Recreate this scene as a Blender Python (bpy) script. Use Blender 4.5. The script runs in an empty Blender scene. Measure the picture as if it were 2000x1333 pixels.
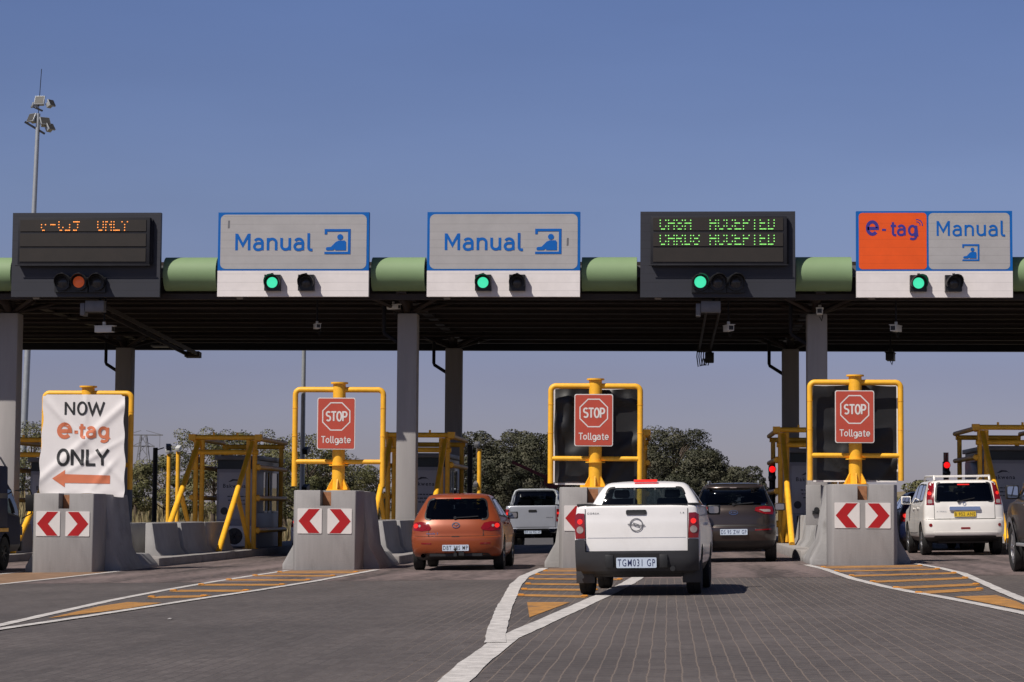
import bpy, bmesh, math, random
from mathutils import Vector, Matrix
sc = bpy.context.scene
C = sc.collection
R = math.radians
rnd = random.Random(7)

# ---------------------------------------------------------------- camera, sky, sun, exposure
EYE = 1.02
cam_d = bpy.data.cameras.new('camera'); cam = bpy.data.objects.new('camera', cam_d); C.objects.link(cam)
cam_d.sensor_width = 36; cam_d.lens = 80; cam_d.clip_end = 6000; cam_d.clip_start = 0.1
PITCH = math.atan(331.5/4444.4)
cam.matrix_world = Matrix.Translation((0, 0, EYE)) @ (Matrix.Rotation(R(3.96), 4, 'Z') @ Matrix.Rotation(math.pi/2+PITCH, 4, 'X') @ Matrix.Rotation(R(0.40), 4, 'Z'))
sc.camera = cam
SUN_DIR = Vector((0.88, 1.0, -1.62)).normalized()
SUN_EL = math.asin(-SUN_DIR.z)
w = bpy.data.worlds.new('World'); sc.world = w; w.use_nodes = True
nt = w.node_tree; bg = nt.nodes['Background']
sky = nt.nodes.new('ShaderNodeTexSky'); sky.sky_type = 'NISHITA'; sky.sun_disc = False
sky.sun_elevation = SUN_EL; sky.sun_rotation = math.atan2(-SUN_DIR.x, -SUN_DIR.y)
sky.altitude = 1500; sky.air_density = 1.0; sky.dust_density = 1.2; sky.ozone_density = 3.0
# winter highveld air: the clear-sky model is cooled and dulled towards the dusty horizon; the unseen sky overhead is darkened to cut fill light
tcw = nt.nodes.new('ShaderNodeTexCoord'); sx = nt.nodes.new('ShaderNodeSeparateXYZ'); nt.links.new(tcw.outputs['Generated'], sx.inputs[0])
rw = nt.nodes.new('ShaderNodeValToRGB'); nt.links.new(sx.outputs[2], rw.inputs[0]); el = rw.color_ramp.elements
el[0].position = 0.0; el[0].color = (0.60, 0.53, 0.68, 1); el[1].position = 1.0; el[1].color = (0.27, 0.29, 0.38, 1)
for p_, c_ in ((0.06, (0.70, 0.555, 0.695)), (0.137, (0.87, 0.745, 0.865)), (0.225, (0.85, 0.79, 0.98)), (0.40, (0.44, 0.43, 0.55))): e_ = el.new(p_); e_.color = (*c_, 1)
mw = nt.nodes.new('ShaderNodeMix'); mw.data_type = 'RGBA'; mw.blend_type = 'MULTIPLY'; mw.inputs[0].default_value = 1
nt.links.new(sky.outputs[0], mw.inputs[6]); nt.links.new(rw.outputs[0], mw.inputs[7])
# faint uneven haze
mpw = nt.nodes.new('ShaderNodeMapping'); mpw.inputs['Scale'].default_value = (2.2, 2.2, 9); nt.links.new(tcw.outputs['Generated'], mpw.inputs[0])
nzw = nt.nodes.new('ShaderNodeTexNoise'); nzw.inputs['Scale'].default_value = 2.0; nzw.inputs['Detail'].default_value = 5; nt.links.new(mpw.outputs[0], nzw.inputs['Vector'])
mrw = nt.nodes.new('ShaderNodeMapRange'); mrw.inputs[1].default_value = 0.3; mrw.inputs[2].default_value = 0.7; mrw.inputs[3].default_value = 0.96; mrw.inputs[4].default_value = 1.05; nt.links.new(nzw.outputs[0], mrw.inputs[0])
mw2 = nt.nodes.new('ShaderNodeMix'); mw2.data_type = 'RGBA'; mw2.blend_type = 'MULTIPLY'; mw2.inputs[0].default_value = 1
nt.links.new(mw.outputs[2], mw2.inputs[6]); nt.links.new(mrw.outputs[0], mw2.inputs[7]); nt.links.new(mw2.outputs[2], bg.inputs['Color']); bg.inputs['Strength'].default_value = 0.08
sun_d = bpy.data.lights.new('sun', 'SUN'); sun = bpy.data.objects.new('sun', sun_d); C.objects.link(sun)
sun_d.energy = 4.9; sun_d.angle = R(0.5); sun_d.color = (1.0, 0.94, 0.86)
sun.rotation_euler = SUN_DIR.to_track_quat('-Z', 'Y').to_euler()
sun.location = (-30, -40, 60)
sc.view_settings.view_transform = 'Standard'; sc.view_settings.look = 'None'
sc.view_settings.gamma = 1; sc.view_settings.use_curve_mapping = False
sc.view_settings.exposure = 0.0

# ---------------------------------------------------------------- materials
def _nodes(name):
    m = bpy.data.materials.new(name); m.use_nodes = True
    t = m.node_tree; return m, t, t.nodes['Principled BSDF']
def mat(name, col, rough=0.6, metal=0.0, var=0.12, scale=4.0, bump=0.0, bscale=40.0, coat=0.0, streak=False, spec=0.5):
    m, t, p = _nodes(name); L = t.links.new
    tc = t.nodes.new('ShaderNodeTexCoord')
    src = tc.outputs['Object']
    if streak:
        mp = t.nodes.new('ShaderNodeMapping'); mp.inputs['Scale'].default_value = (3, 3, 0.35); L(src, mp.inputs[0]); src2 = mp.outputs[0]
    else: src2 = src
    nz = t.nodes.new('ShaderNodeTexNoise'); nz.inputs['Scale'].default_value = scale; nz.inputs['Detail'].default_value = 6; nz.inputs['Roughness'].default_value = 0.65
    L(src2, nz.inputs['Vector'])
    rp = t.nodes.new('ShaderNodeMapRange'); rp.inputs[1].default_value = 0.3; rp.inputs[2].default_value = 0.7; rp.inputs[3].default_value = 1-var; rp.inputs[4].default_value = 1+var
    L(nz.outputs[0], rp.inputs[0])
    mx = t.nodes.new('ShaderNodeMix'); mx.data_type = 'RGBA'; mx.blend_type = 'MULTIPLY'; mx.inputs[0].default_value = 1
    mx.inputs[6].default_value = (*col, 1); L(rp.outputs[0], mx.inputs[7]); L(mx.outputs[2], p.inputs['Base Color'])
    p.inputs['Roughness'].default_value = rough; p.inputs['Metallic'].default_value = metal
    p.inputs['Coat Weight'].default_value = coat; p.inputs['Coat Roughness'].default_value = 0.04
    p.inputs['Specular IOR Level'].default_value = spec
    if bump > 0:
        n2 = t.nodes.new('ShaderNodeTexNoise'); n2.inputs['Scale'].default_value = bscale; n2.inputs['Detail'].default_value = 4; L(src, n2.inputs['Vector'])
        b = t.nodes.new('ShaderNodeBump'); b.inputs['Strength'].default_value = bump; b.inputs['Distance'].default_value = 0.02; L(n2.outputs[0], b.inputs['Height']); L(b.outputs[0], p.inputs['Normal'])
    return m
def blotch(m, col, scale, lo, hi, amt=1.0, stretch=(1, 1, 1)):
    # patches of wear or dirt with ragged edges: the surface colour gives way to `col` where the noise is high
    t = m.node_tree; L = t.links.new; p = t.nodes['Principled BSDF']
    tc = t.nodes.new('ShaderNodeTexCoord'); mp = t.nodes.new('ShaderNodeMapping'); mp.inputs['Scale'].default_value = stretch; mp.inputs['Location'].default_value = (scale, 3.7, 1.3); L(tc.outputs['Object'], mp.inputs[0])
    nz = t.nodes.new('ShaderNodeTexNoise'); nz.inputs['Scale'].default_value = scale; nz.inputs['Detail'].default_value = 8; nz.inputs['Roughness'].default_value = 0.7; L(mp.outputs[0], nz.inputs['Vector'])
    r = t.nodes.new('ShaderNodeMapRange'); r.inputs[1].default_value = lo; r.inputs[2].default_value = hi; r.inputs[4].default_value = amt; L(nz.outputs[0], r.inputs[0])
    mx = t.nodes.new('ShaderNodeMix'); mx.data_type = 'RGBA'; L(r.outputs[0], mx.inputs[0]); mx.inputs[7].default_value = (*col, 1)
    L(p.inputs['Base Color'].links[0].from_socket, mx.inputs[6]); L(mx.outputs[2], p.inputs['Base Color'])
    return m
def siding(name, col, rough, pitch=0.19, dark=0.72, var=0.06):
    # horizontal planks: a thin groove every `pitch` metres of height
    m = mat(name, col, rough, var=var, scale=2.5); t = m.node_tree; L = t.links.new; p = t.nodes['Principled BSDF']
    tc = t.nodes.new('ShaderNodeTexCoord'); sp = t.nodes.new('ShaderNodeSeparateXYZ'); L(tc.outputs['Object'], sp.inputs[0])
    def M(op, a, b=None):
        n = t.nodes.new('ShaderNodeMath'); n.operation = op
        if hasattr(a, 'links'): L(a, n.inputs[0])
        else: n.inputs[0].default_value = a
        if b is not None:
            if hasattr(b, 'links'): L(b, n.inputs[1])
            else: n.inputs[1].default_value = b
        return n.outputs[0]
    q = M('DIVIDE', sp.outputs[2], pitch); fr = M('FRACT', q); g = M('LESS_THAN', fr, 0.05)
    nz = t.nodes.new('ShaderNodeTexNoise'); nz.inputs['Scale'].default_value = 1.3
    cb = t.nodes.new('ShaderNodeCombineXYZ'); L(sp.outputs[0], cb.inputs[0]); L(M('FLOOR', q), cb.inputs[2]); L(cb.outputs[0], nz.inputs['Vector'])
    amt = M('MULTIPLY', g, M('MULTIPLY', nz.outputs[0], 1.6*(1-dark)))
    plank = M('ADD', M('MULTIPLY', M('SUBTRACT', nz.outputs[0], 0.5), 0.10), 1.0)
    k = M('MULTIPLY', M('SUBTRACT', 1.0, amt), plank)
    old = p.inputs['Base Color'].links[0].from_socket
    mx = t.nodes.new('ShaderNodeMix'); mx.data_type = 'RGBA'; mx.blend_type = 'MULTIPLY'; mx.inputs[0].default_value = 1
    L(old, mx.inputs[6]); L(k, mx.inputs[7]); L(mx.outputs[2], p.inputs['Base Color'])
    return m
def emit(name, col, strength, base=None, rough=0.3):
    m, t, p = _nodes(name); p.inputs['Base Color'].default_value = (*(base or col), 1); p.inputs['Roughness'].default_value = rough
    p.inputs['Emission Color'].default_value = (*col, 1); p.inputs['Emission Strength'].default_value = strength
    return m
def glass(name, tint, gloss=1.0):
    m, t, p = _nodes(name); L = t.links.new; t.nodes.remove(p)
    out = t.nodes['Material Output']; tr = t.nodes.new('ShaderNodeBsdfTransparent'); tr.inputs[0].default_value = (*tint, 1)
    gl = t.nodes.new('ShaderNodeBsdfGlossy'); gl.inputs[0].default_value = (gloss, gloss, gloss, 1); gl.inputs['Roughness'].default_value = 0.02
    fr = t.nodes.new('ShaderNodeFresnel'); fr.inputs[0].default_value = 1.5
    mx = t.nodes.new('ShaderNodeMixShader'); L(fr.outputs[0], mx.inputs[0]); L(tr.outputs[0], mx.inputs[1]); L(gl.outputs[0], mx.inputs[2]); L(mx.outputs[0], out.inputs[0])
    return m

M = {}
M['concrete'] = mat('painted_concrete', (0.285, 0.272, 0.268), 0.75, var=0.10, scale=1.8, bump=0.12, bscale=30, streak=True)
blotch(M['concrete'], (0.12, 0.105, 0.10), 2.2, 0.56, 0.80, 0.55, (1, 1, 0.35)); blotch(M['concrete'], (0.40, 0.38, 0.37), 9, 0.66, 0.74, 0.6)
M['barrier'] = mat('barrier_concrete', (0.31, 0.30, 0.295), 0.85, var=0.20, scale=1.1, bump=0.2, bscale=25)
blotch(M['barrier'], (0.09, 0.08, 0.077), 1.4, 0.52, 0.78, 0.8, (1, 0.5, 0.8)); blotch(M['barrier'], (0.42, 0.40, 0.39), 11, 0.66, 0.74, 0.6)
M['kerb'] = mat('kerb_concrete', (0.27, 0.25, 0.24), 0.9, var=0.2, scale=3, bump=0.3)
M['column'] = mat('column_concrete', (0.325, 0.305, 0.295), 0.8, var=0.08, scale=1.3, bump=0.1, streak=True)
M['wood'] = mat('brown_board', (0.30, 0.13, 0.06), 0.7, var=0.3, scale=9)
M['yellow'] = mat('yellow_paint', (0.86, 0.435, 0.024), 0.5, var=0.15, scale=5, bump=0.03)
blotch(M['yellow'], (0.16, 0.075, 0.03), 14, 0.68, 0.74, 0.8); blotch(M['yellow'], (0.66, 0.40, 0.10), 3, 0.58, 0.78, 0.4)
M['white_sheet'] = mat('white_panel', (0.72, 0.68, 0.66), 0.6, var=0.05, scale=2)
M['white_plank'] = siding('white_planks', (0.72, 0.67, 0.66), 0.6, pitch=0.2)
M['grey_plank'] = siding('grey_reflective_planks', (0.365, 0.352, 0.355), 0.5, pitch=0.19)
M['orange_plank'] = siding('orange_planks', (0.75, 0.085, 0.004), 0.5, pitch=0.19, dark=0.8)
M['blue'] = mat('sign_blue', (0.0, 0.105, 0.40), 0.6, var=0.05, spec=0.25)
M['blue_text'] = mat('sign_blue_lettering', (0.0, 0.105, 0.42), 0.6, var=0.04, spec=0.25)
M['purple_text'] = mat('etag_blue_lettering', (0.045, 0.035, 0.24), 0.6, var=0.04, spec=0.25)
M['dark_plank'] = siding('charcoal_planks', (0.022, 0.023, 0.032), 0.55, pitch=0.2, dark=0.5)
M['dark'] = mat('charcoal_metal', (0.014, 0.014, 0.019), 0.65, var=0.2, spec=0.25)
M['black'] = mat('black_housing', (0.008, 0.008, 0.009), 0.45, var=0.1)
M['louvre'] = siding('display_louvres', (0.016, 0.0115, 0.0095), 0.7, pitch=0.028, dark=0.1, var=0.2)
M['green'] = mat('green_tube', (0.185, 0.275, 0.135), 0.65, var=0.07, scale=0.8)
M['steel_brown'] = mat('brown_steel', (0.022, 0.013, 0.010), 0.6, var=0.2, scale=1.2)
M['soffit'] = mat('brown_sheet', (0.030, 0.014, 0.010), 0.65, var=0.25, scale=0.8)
M['grey_metal'] = mat('grey_metal', (0.16, 0.16, 0.17), 0.5, 0.3, var=0.12)
M['galv'] = mat('galvanised', (0.42, 0.44, 0.46), 0.45, 0.5, var=0.1)
M['cam_white'] = mat('camera_white', (0.6, 0.6, 0.58), 0.4, var=0.05)
M['stop_red'] = mat('brown_red_sheeting', (0.44, 0.062, 0.036), 0.5, var=0.05)
M['sign_white'] = mat('white_sheeting', (0.66, 0.62, 0.60), 0.5, var=0.05)
M['chev_red'] = mat('red_sheeting', (0.37, 0.013, 0.016), 0.55, var=0.08, spec=0.25)
M['banner'] = mat('white_banner', (0.74, 0.70, 0.69), 0.55, var=0.04, scale=3)
M['banner_orange'] = mat('banner_orange', (0.60, 0.17, 0.08), 0.6, var=0.05)
M['banner_black'] = mat('banner_black', (0.018, 0.018, 0.02), 0.6, var=0.2)
M['plastic_bag'] = mat('black_plastic', (0.006, 0.006, 0.007), 0.5, var=0.2, spec=0.5)
M['lens_off'] = mat('lens_off', (0.035, 0.035, 0.037), 0.25, var=0.1)
M['lens_green'] = emit('lens_green', (0.06, 0.72, 0.40), 1.1, (0.02, 0.3, 0.15))
M['lens_amber'] = emit('lens_amber', (0.9, 0.16, 0.05), 0.16, (0.6, 0.1, 0.03))
M['lens_red'] = emit('lens_red', (1.0, 0.012, 0.012), 1.1, (0.4, 0.01, 0.01))
M['led_amber'] = emit('led_amber', (1.0, 0.33, 0.07), 1.2)
M['led_green'] = emit('led_green', (0.30, 0.90, 0.20), 0.75)
M['white_paint'] = mat('road_white_paint', (0.52, 0.49, 0.47), 0.7, var=0.30, scale=6, bump=0.2)
M['orange_paint'] = mat('road_orange_paint', (0.40, 0.19, 0.045), 0.8, var=0.3, scale=5, bump=0.2)
M['orange_faint'] = mat('road_orange_wash', (0.22, 0.13, 0.075), 0.85, var=0.35, scale=3, bump=0.2)
blotch(M['orange_paint'], (0.082, 0.073, 0.07), 5, 0.52, 0.68, 0.9); blotch(M['white_paint'], (0.16, 0.145, 0.138), 9, 0.56, 0.70, 0.7)
M['stud'] = mat('stud_orange', (0.55, 0.23, 0.03), 0.5, var=0.2)
M['booth'] = mat('booth_panel', (0.30, 0.31, 0.35), 0.5, var=0.06)
M['booth_dark'] = mat('booth_dark_band', (0.025, 0.035, 0.04), 0.4)
M['poster'] = mat('booth_notice', (0.42, 0.43, 0.47), 0.5, var=0.03)
M['print'] = mat('notice_print', (0.04, 0.045, 0.06), 0.6)
M['flap'] = mat('red_orange_strap', (0.80, 0.06, 0.025), 0.5)
M['tyre'] = mat('tyre_rubber', (0.012, 0.012, 0.012), 0.8, var=0.25, scale=8)
M['rim'] = mat('alloy', (0.50, 0.50, 0.52), 0.28, 0.9, var=0.05)
M['trim'] = mat('black_trim', (0.014, 0.014, 0.015), 0.5, var=0.15)
M['bumper_grey'] = mat('bumper_plastic', (0.030, 0.030, 0.034), 0.55, var=0.12)
M['cabin'] = mat('cabin_trim', (0.020, 0.020, 0.022), 0.8)
M['seat'] = mat('seat_cloth', (0.035, 0.037, 0.042), 0.85)
M['chrome'] = mat('chrome', (0.7, 0.7, 0.72), 0.15, 1.0, var=0.03)
M['plate'] = mat('plate_white', (0.50, 0.57, 0.68), 0.4, var=0.03)
M['plate_yellow'] = mat('plate_yellow', (0.72, 0.48, 0.03), 0.4, var=0.03)
M['plate_ink'] = mat('plate_ink', (0.02, 0.03, 0.10), 0.5)
M['plate_ink_black'] = mat('plate_ink_black', (0.015, 0.015, 0.015), 0.5)
M['tail'] = mat('tail_lens', (0.20, 0.005, 0.009), 0.12, coat=0.6, var=0.15, scale=20)
M['tail_lit'] = emit('tail_lit', (1.0, 0.03, 0.02), 0.7, (0.4, 0.01, 0.01))
M['tail_clear'] = mat('tail_clear', (0.30, 0.25, 0.24), 0.15, coat=0.5, var=0.2, scale=25)
M['glass'] = glass('tinted_glass', (0.42, 0.50, 0.54))
M['glass_dark'] = glass('dark_tinted_glass', (0.16, 0.18, 0.20))
M['mirror'] = mat('mirror_glass', (0.45, 0.48, 0.52), 0.03, 1.0, var=0.0)
M['paint_white'] = mat('paint_white', (0.78, 0.76, 0.75), 0.35, coat=0.5, var=0.03)
blotch(M['paint_white'], (0.58, 0.54, 0.50), 2.5, 0.52, 0.85, 0.45, (1, 1, 0.6))
M['paint_cream'] = mat('paint_cream', (0.76, 0.725, 0.68), 0.35, coat=0.5, var=0.03)
M['paint_orange'] = mat('paint_copper', (0.265, 0.054, 0.014), 0.38, 0.2, coat=0.4, var=0.04)
M['paint_silver'] = mat('paint_silver', (0.34, 0.355, 0.41), 0.4, 0.2, coat=0.5, var=0.03)
M['paint_brown'] = mat('paint_brown', (0.060, 0.045, 0.040), 0.28, 0.6, coat=0.5, var=0.05)
M['paint_black'] = mat('paint_black', (0.008, 0.008, 0.010), 0.35, 0.0, coat=0.35, var=0.05)
M['paint_navy'] = mat('paint_navy', (0.006, 0.011, 0.042), 0.4, 0.0, coat=0.2, var=0.2)
M['truck_blue'] = mat('truck_blue', (0.008, 0.013, 0.045), 0.6, var=0.3, scale=1.5, spec=0.15)
M['hub_dark'] = mat('dark_hub', (0.05, 0.048, 0.046), 0.6, 0.2, var=0.2)
M['bark'] = mat('bark', (0.085, 0.062, 0.045), 0.9, var=0.3, scale=6, bump=0.4)

# ---------------------------------------------------------------- mesh helpers
class MB:
    def __init__(s): s.v = []; s.f = []; s.m = []
    def add(s, vs, fs, mi=0):
        b = len(s.v); s.v += [tuple(v) for v in vs]
        for f in fs: s.f.append(tuple(i+b for i in f)); s.m.append(mi)
        return s
    def box(s, x0, x1, y0, y1, z0, z1, mi=0):
        return s.add([(x0,y0,z0),(x1,y0,z0),(x1,y1,z0),(x0,y1,z0),(x0,y0,z1),(x1,y0,z1),(x1,y1,z1),(x0,y1,z1)],
              [(0,3,2,1),(4,5,6,7),(0,1,5,4),(1,2,6,5),(2,3,7,6),(3,0,4,7)], mi)
    def obox(s, p0, p1, wx, wz, mi=0, up=(0,0,1)):
        p0, p1 = Vector(p0), Vector(p1); d = (p1-p0).normalized(); u = Vector(up)
        if abs(d.dot(u)) > 0.95: u = Vector((0,1,0))
        a = d.cross(u).normalized()*wx/2; b = a.cross(d).normalized()*wz/2
        vs = [p+i*a+j*b for p in (p0,p1) for i,j in ((-1,-1),(1,-1),(1,1),(-1,1))]
        return s.add(vs, [(0,1,2,3),(7,6,5,4),(0,4,5,1),(1,5,6,2),(2,6,7,3),(3,7,4,0)], mi)
    def tube(s, pts, r, seg=10, mi=0, cap=True, r2=None):
        pts = [Vector(p) for p in pts]; n = len(pts); rings = []
        d0 = (pts[1]-pts[0]).normalized(); ref = Vector((0,0,1)) if abs(d0.z) < 0.9 else Vector((0,1,0))
        a = d0.cross(ref).normalized()
        for i, p in enumerate(pts):
            d = (pts[min(i+1,n-1)]-pts[max(i-1,0)]).normalized()
            a = (a-d*a.dot(d)).normalized(); b = d.cross(a)
            rr = r if r2 is None else r+(r2-r)*i/(n-1)
            rings.append([p+rr*(math.cos(2*math.pi*k/seg)*a+math.sin(2*math.pi*k/seg)*b) for k in range(seg)])
        fs = [(i*seg+k, i*seg+(k+1)%seg, (i+1)*seg+(k+1)%seg, (i+1)*seg+k) for i in range(n-1) for k in range(seg)]
        if cap: fs += [tuple(range(seg))[::-1], tuple((n-1)*seg+k for k in range(seg))]
        return s.add([v for q in rings for v in q], fs, mi)
    def cyl(s, p0, p1, r, seg=16, mi=0, r2=None): return s.tube([p0, p1], r, seg, mi, True, r2)
    def lathe(s, prof, c=(0,0,0), axis='x', seg=24, mi=0):
        vs = []; n = len(prof)
        for k in range(seg):
            t = 2*math.pi*k/seg; ca, sa = math.cos(t), math.sin(t)
            for r, h in prof:
                q = {'x': (h, r*ca, r*sa), 'y': (r*ca, h, r*sa), 'z': (r*ca, r*sa, h)}[axis]
                vs.append((q[0]+c[0], q[1]+c[1], q[2]+c[2]))
        fs = [(k*n+i, k*n+i+1, ((k+1)%seg)*n+i+1, ((k+1)%seg)*n+i) for k in range(seg) for i in range(n-1)]
        return s.add(vs, fs, mi)
    def prism(s, poly, mp, w0, w1, mi=0):
        n = len(poly); vs = [mp(u, v, w0) for u, v in poly]+[mp(u, v, w1) for u, v in poly]
        fs = [tuple(range(n))[::-1], tuple(range(n, 2*n))]+[(i, (i+1)%n, n+(i+1)%n, n+i) for i in range(n)]
        return s.add(vs, fs, mi)
    def ribbon(s, pts, wd, mp, w=0.0, mi=0, closed=False):
        n = len(pts); P = [Vector((p[0], p[1])) for p in pts]; vs = []
        for i in range(n):
            a = P[(i-1) % n] if (closed or i > 0) else None; b = P[(i+1) % n] if (closed or i < n-1) else None
            d1 = (P[i]-a).normalized() if a is not None else None; d2 = (b-P[i]).normalized() if b is not None else None
            if d1 is None: d1 = d2
            if d2 is None: d2 = d1
            t = d1+d2; t = d2 if t.length < 1e-6 else t.normalized(); nrm = Vector((-t.y, t.x)); k = 1/max(0.5, nrm.dot(Vector((-d2.y, d2.x))))
            for sg in (-1, 1):
                q = P[i]+nrm*sg*wd/2*k; vs.append(mp(q.x, q.y, w))
        fs = [(2*i, 2*((i+1) % n), 2*((i+1) % n)+1, 2*i+1) for i in range(n if closed else n-1)]
        return s.add(vs, fs, mi)
    def drape(s, poly, mp, w, step=0.06, mi=0, back=0.02, axis=2):
        bm = bmesh.new(); f = bm.faces.new([bm.verts.new((p[0], p[1], 0)) for p in poly])
        for ax in (0, 1):
            lo = min(p[ax] for p in poly); hi = max(p[ax] for p in poly); k = int((hi-lo)/step)+1
            for i in range(1, k):
                co = Vector((0,0,0)); co[ax] = lo+(hi-lo)*i/k+1e-5; no = Vector((0,0,0)); no[ax] = 1
                bmesh.ops.bisect_plane(bm, geom=bm.verts[:]+bm.edges[:]+bm.faces[:], dist=1e-6, plane_co=co, plane_no=no)
        bm.verts.index_update(); vs = [v.co.copy() for v in bm.verts]; n = len(vs)
        fs = [tuple(v.index for v in f.verts) for f in bm.faces]
        out = [mp(v.x, v.y, w) for v in vs]
        if back:
            out += [mp(v.x, v.y, w-back) for v in vs]
            fs += [(e.verts[0].index, e.verts[1].index, n+e.verts[1].index, n+e.verts[0].index) for e in bm.edges if e.is_boundary]
        bm.free(); return s.add(out, fs, mi)
    def build(s, name, mats, parent=None, loc=None, rot=None, smooth=30, bevel=0.0, seg=2, weld=False):
        me = bpy.data.meshes.new(name); me.from_pydata(s.v, [], s.f)
        me.polygons.foreach_set('material_index', s.m)
        if not isinstance(mats, (list, tuple)): mats = [mats]
        for m in mats: me.materials.append(m)
        if weld or bevel:
            bm = bmesh.new(); bm.from_mesh(me); bmesh.ops.remove_doubles(bm, verts=bm.verts, dist=1e-5)
            bmesh.ops.recalc_face_normals(bm, faces=bm.faces)
            if bevel:
                es = [e for e in bm.edges if len(e.link_faces) == 2 and e.calc_face_angle(0) > 0.6]
                bmesh.ops.bevel(bm, geom=es, offset=bevel, segments=seg, affect='EDGES', clamp_overlap=True, profile=0.5)
            bm.to_mesh(me); bm.free()
        me.update()
        if smooth:
            me.polygons.foreach_set('use_smooth', [True]*len(me.polygons)); me.set_sharp_from_angle(angle=R(smooth))
        o = bpy.data.objects.new(name, me); C.objects.link(o)
        if parent: o.parent = parent
        if loc: o.location = loc
        if rot: o.rotation_euler = rot
        return o
def tag(o, label=None, cat=None, group=None, kind=None):
    if label: o['label'] = label
    if cat: o['category'] = cat
    if group: o['group'] = group
    if kind: o['kind'] = kind
    return o
def thing(name, label, cat, loc=(0,0,0), rot=(0,0,0), group=None, scale=1.0):
    o = bpy.data.objects.new(name, None); C.objects.link(o); o.location = loc; o.rotation_euler = rot; o.scale = (scale,)*3
    o.empty_display_size = 0.3
    return tag(o, label, cat, group)
def dup(o, parent=None):
    c = o.copy(); C.objects.link(c)
    if parent: c.parent = parent
    for ch in list(o.children): dup(ch, c)
    return c
def rrect(x0, x1, z0, z1, r, n=5):
    p = []
    for cx, cz, a0 in ((x1-r, z0+r, -90), (x1-r, z1-r, 0), (x0+r, z1-r, 90), (x0+r, z0+r, 180)):
        for i in range(n+1):
            a = R(a0+90*i/n); p.append((cx+r*math.cos(a), cz+r*math.sin(a)))
    return p
def arc(cx, cy, rx, ry, a0, a1, n=10):
    return [(cx+rx*math.cos(R(a0+(a1-a0)*i/n)), cy+ry*math.sin(R(a0+(a1-a0)*i/n))) for i in range(n+1)]
def face(y):                       # a vertical plane facing the traffic
    return lambda u, v, w: (u, y-w, v)
TILT = 0.0175                      # cross fall of the plaza
def gz(x): return TILT*max(-40.0, min(40.0, x))

# ---------------------------------------------------------------- a drawn road-sign alphabet (strokes; cap height 1)
def glyphs():
    G = {}
    G['M'] = (0.98, [[(0.08,0),(0.08,1)], [(0.76,0),(0.76,1)], [(0.10,0.95),(0.42,0.30),(0.74,0.95)]])
    G['a'] = (0.72, [arc(0.28,0.45,0.22,0.23,150,0,8)+[(0.50,0)], [(0.50,0.42)]+arc(0.25,0.225,0.19,0.195,90,270,10)+[(0.36,0.04),(0.50,0.12)]])
    G['n'] = (0.73, [[(0.08,0),(0.08,0.74)], [(0.08,0.42)]+arc(0.30,0.45,0.22,0.23,170,0,10)+[(0.52,0)]])
    G['u'] = (0.73, [[(0.52,0),(0.52,0.74)], [(0.08,0.74)]+arc(0.30,0.28,0.22,0.23,180,350,10)])
    G['l'] = (0.34, [[(0.09,1.02)]+arc(0.23,0.16,0.14,0.14,180,270,6)+[(0.30,0.02)]])
    G['e'] = (0.70, [[(0.09,0.34),(0.55,0.34)]+arc(0.32,0.36,0.23,0.31,0,318,18)])
    G['t'] = (0.44, [[(0.16,0.92)]+arc(0.30,0.16,0.14,0.14,180,270,6)+[(0.38,0.02)], [(0.0,0.66),(0.37,0.66)]])
    G['g'] = (0.72, [arc(0.31,0.35,0.23,0.31,0,360,18), [(0.55,0.68),(0.55,-0.06)]+arc(0.33,-0.06,0.22,0.19,0,-140,8)])
    G['o'] = (0.72, [arc(0.32,0.36,0.23,0.31,0,360,18)])
    G['-'] = (0.44, [[(0.08,0.34),(0.36,0.34)]])
    G['S'] = (0.68, [arc(0.33,0.75,0.24,0.22,35,260,12)+arc(0.33,0.28,0.25,0.24,80,-145,12)])
    G['T'] = (0.66, [[(0.0,0.96),(0.64,0.96)], [(0.32,0.96),(0.32,0)]])
    G['O'] = (0.74, [arc(0.36,0.5,0.27,0.47,0,360,22)])
    G['P'] = (0.66, [[(0.09,0),(0.09,0.96),(0.32,0.96)]+arc(0.34,0.70,0.23,0.26,90,-90,10)+[(0.09,0.44)]])
    G['N'] = (0.80, [[(0.09,0),(0.09,1)], [(0.63,0),(0.63,1)], [(0.11,0.93),(0.61,0.07)]])
    G['W'] = (1.04, [[(0.02,1),(0.27,0.02),(0.51,0.9),(0.75,0.02),(1.0,1)]])
    G['L'] = (0.56, [[(0.09,1),(0.09,0.04),(0.52,0.04)]])
    G['Y'] = (0.70, [[(0.02,1),(0.34,0.46),(0.66,1)], [(0.34,0.46),(0.34,0)]])
    G[' '] = (0.4, [])
    return G
GL = glyphs()
def letters(mb, text, x0, x1, z, h, mp, wd=0.13, w=0.006, mi=0):
    tot = sum(GL[c][0] for c in text)-0.08; k = (x1-x0)/tot; x = x0; q = 0
    for c in text:
        aw, st = GL[c]
        for s in st:
            q += 1; cl = len(s) > 3 and math.hypot(s[0][0]-s[-1][0], s[0][1]-s[-1][1]) < 1e-4
            pts = s[:-1] if cl else s
            mb.ribbon([(x+p[0]*k, z+p[1]*h) for p in pts], wd*h, mp, w+q*0.0004, mi, cl)
        x += aw*k
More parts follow.
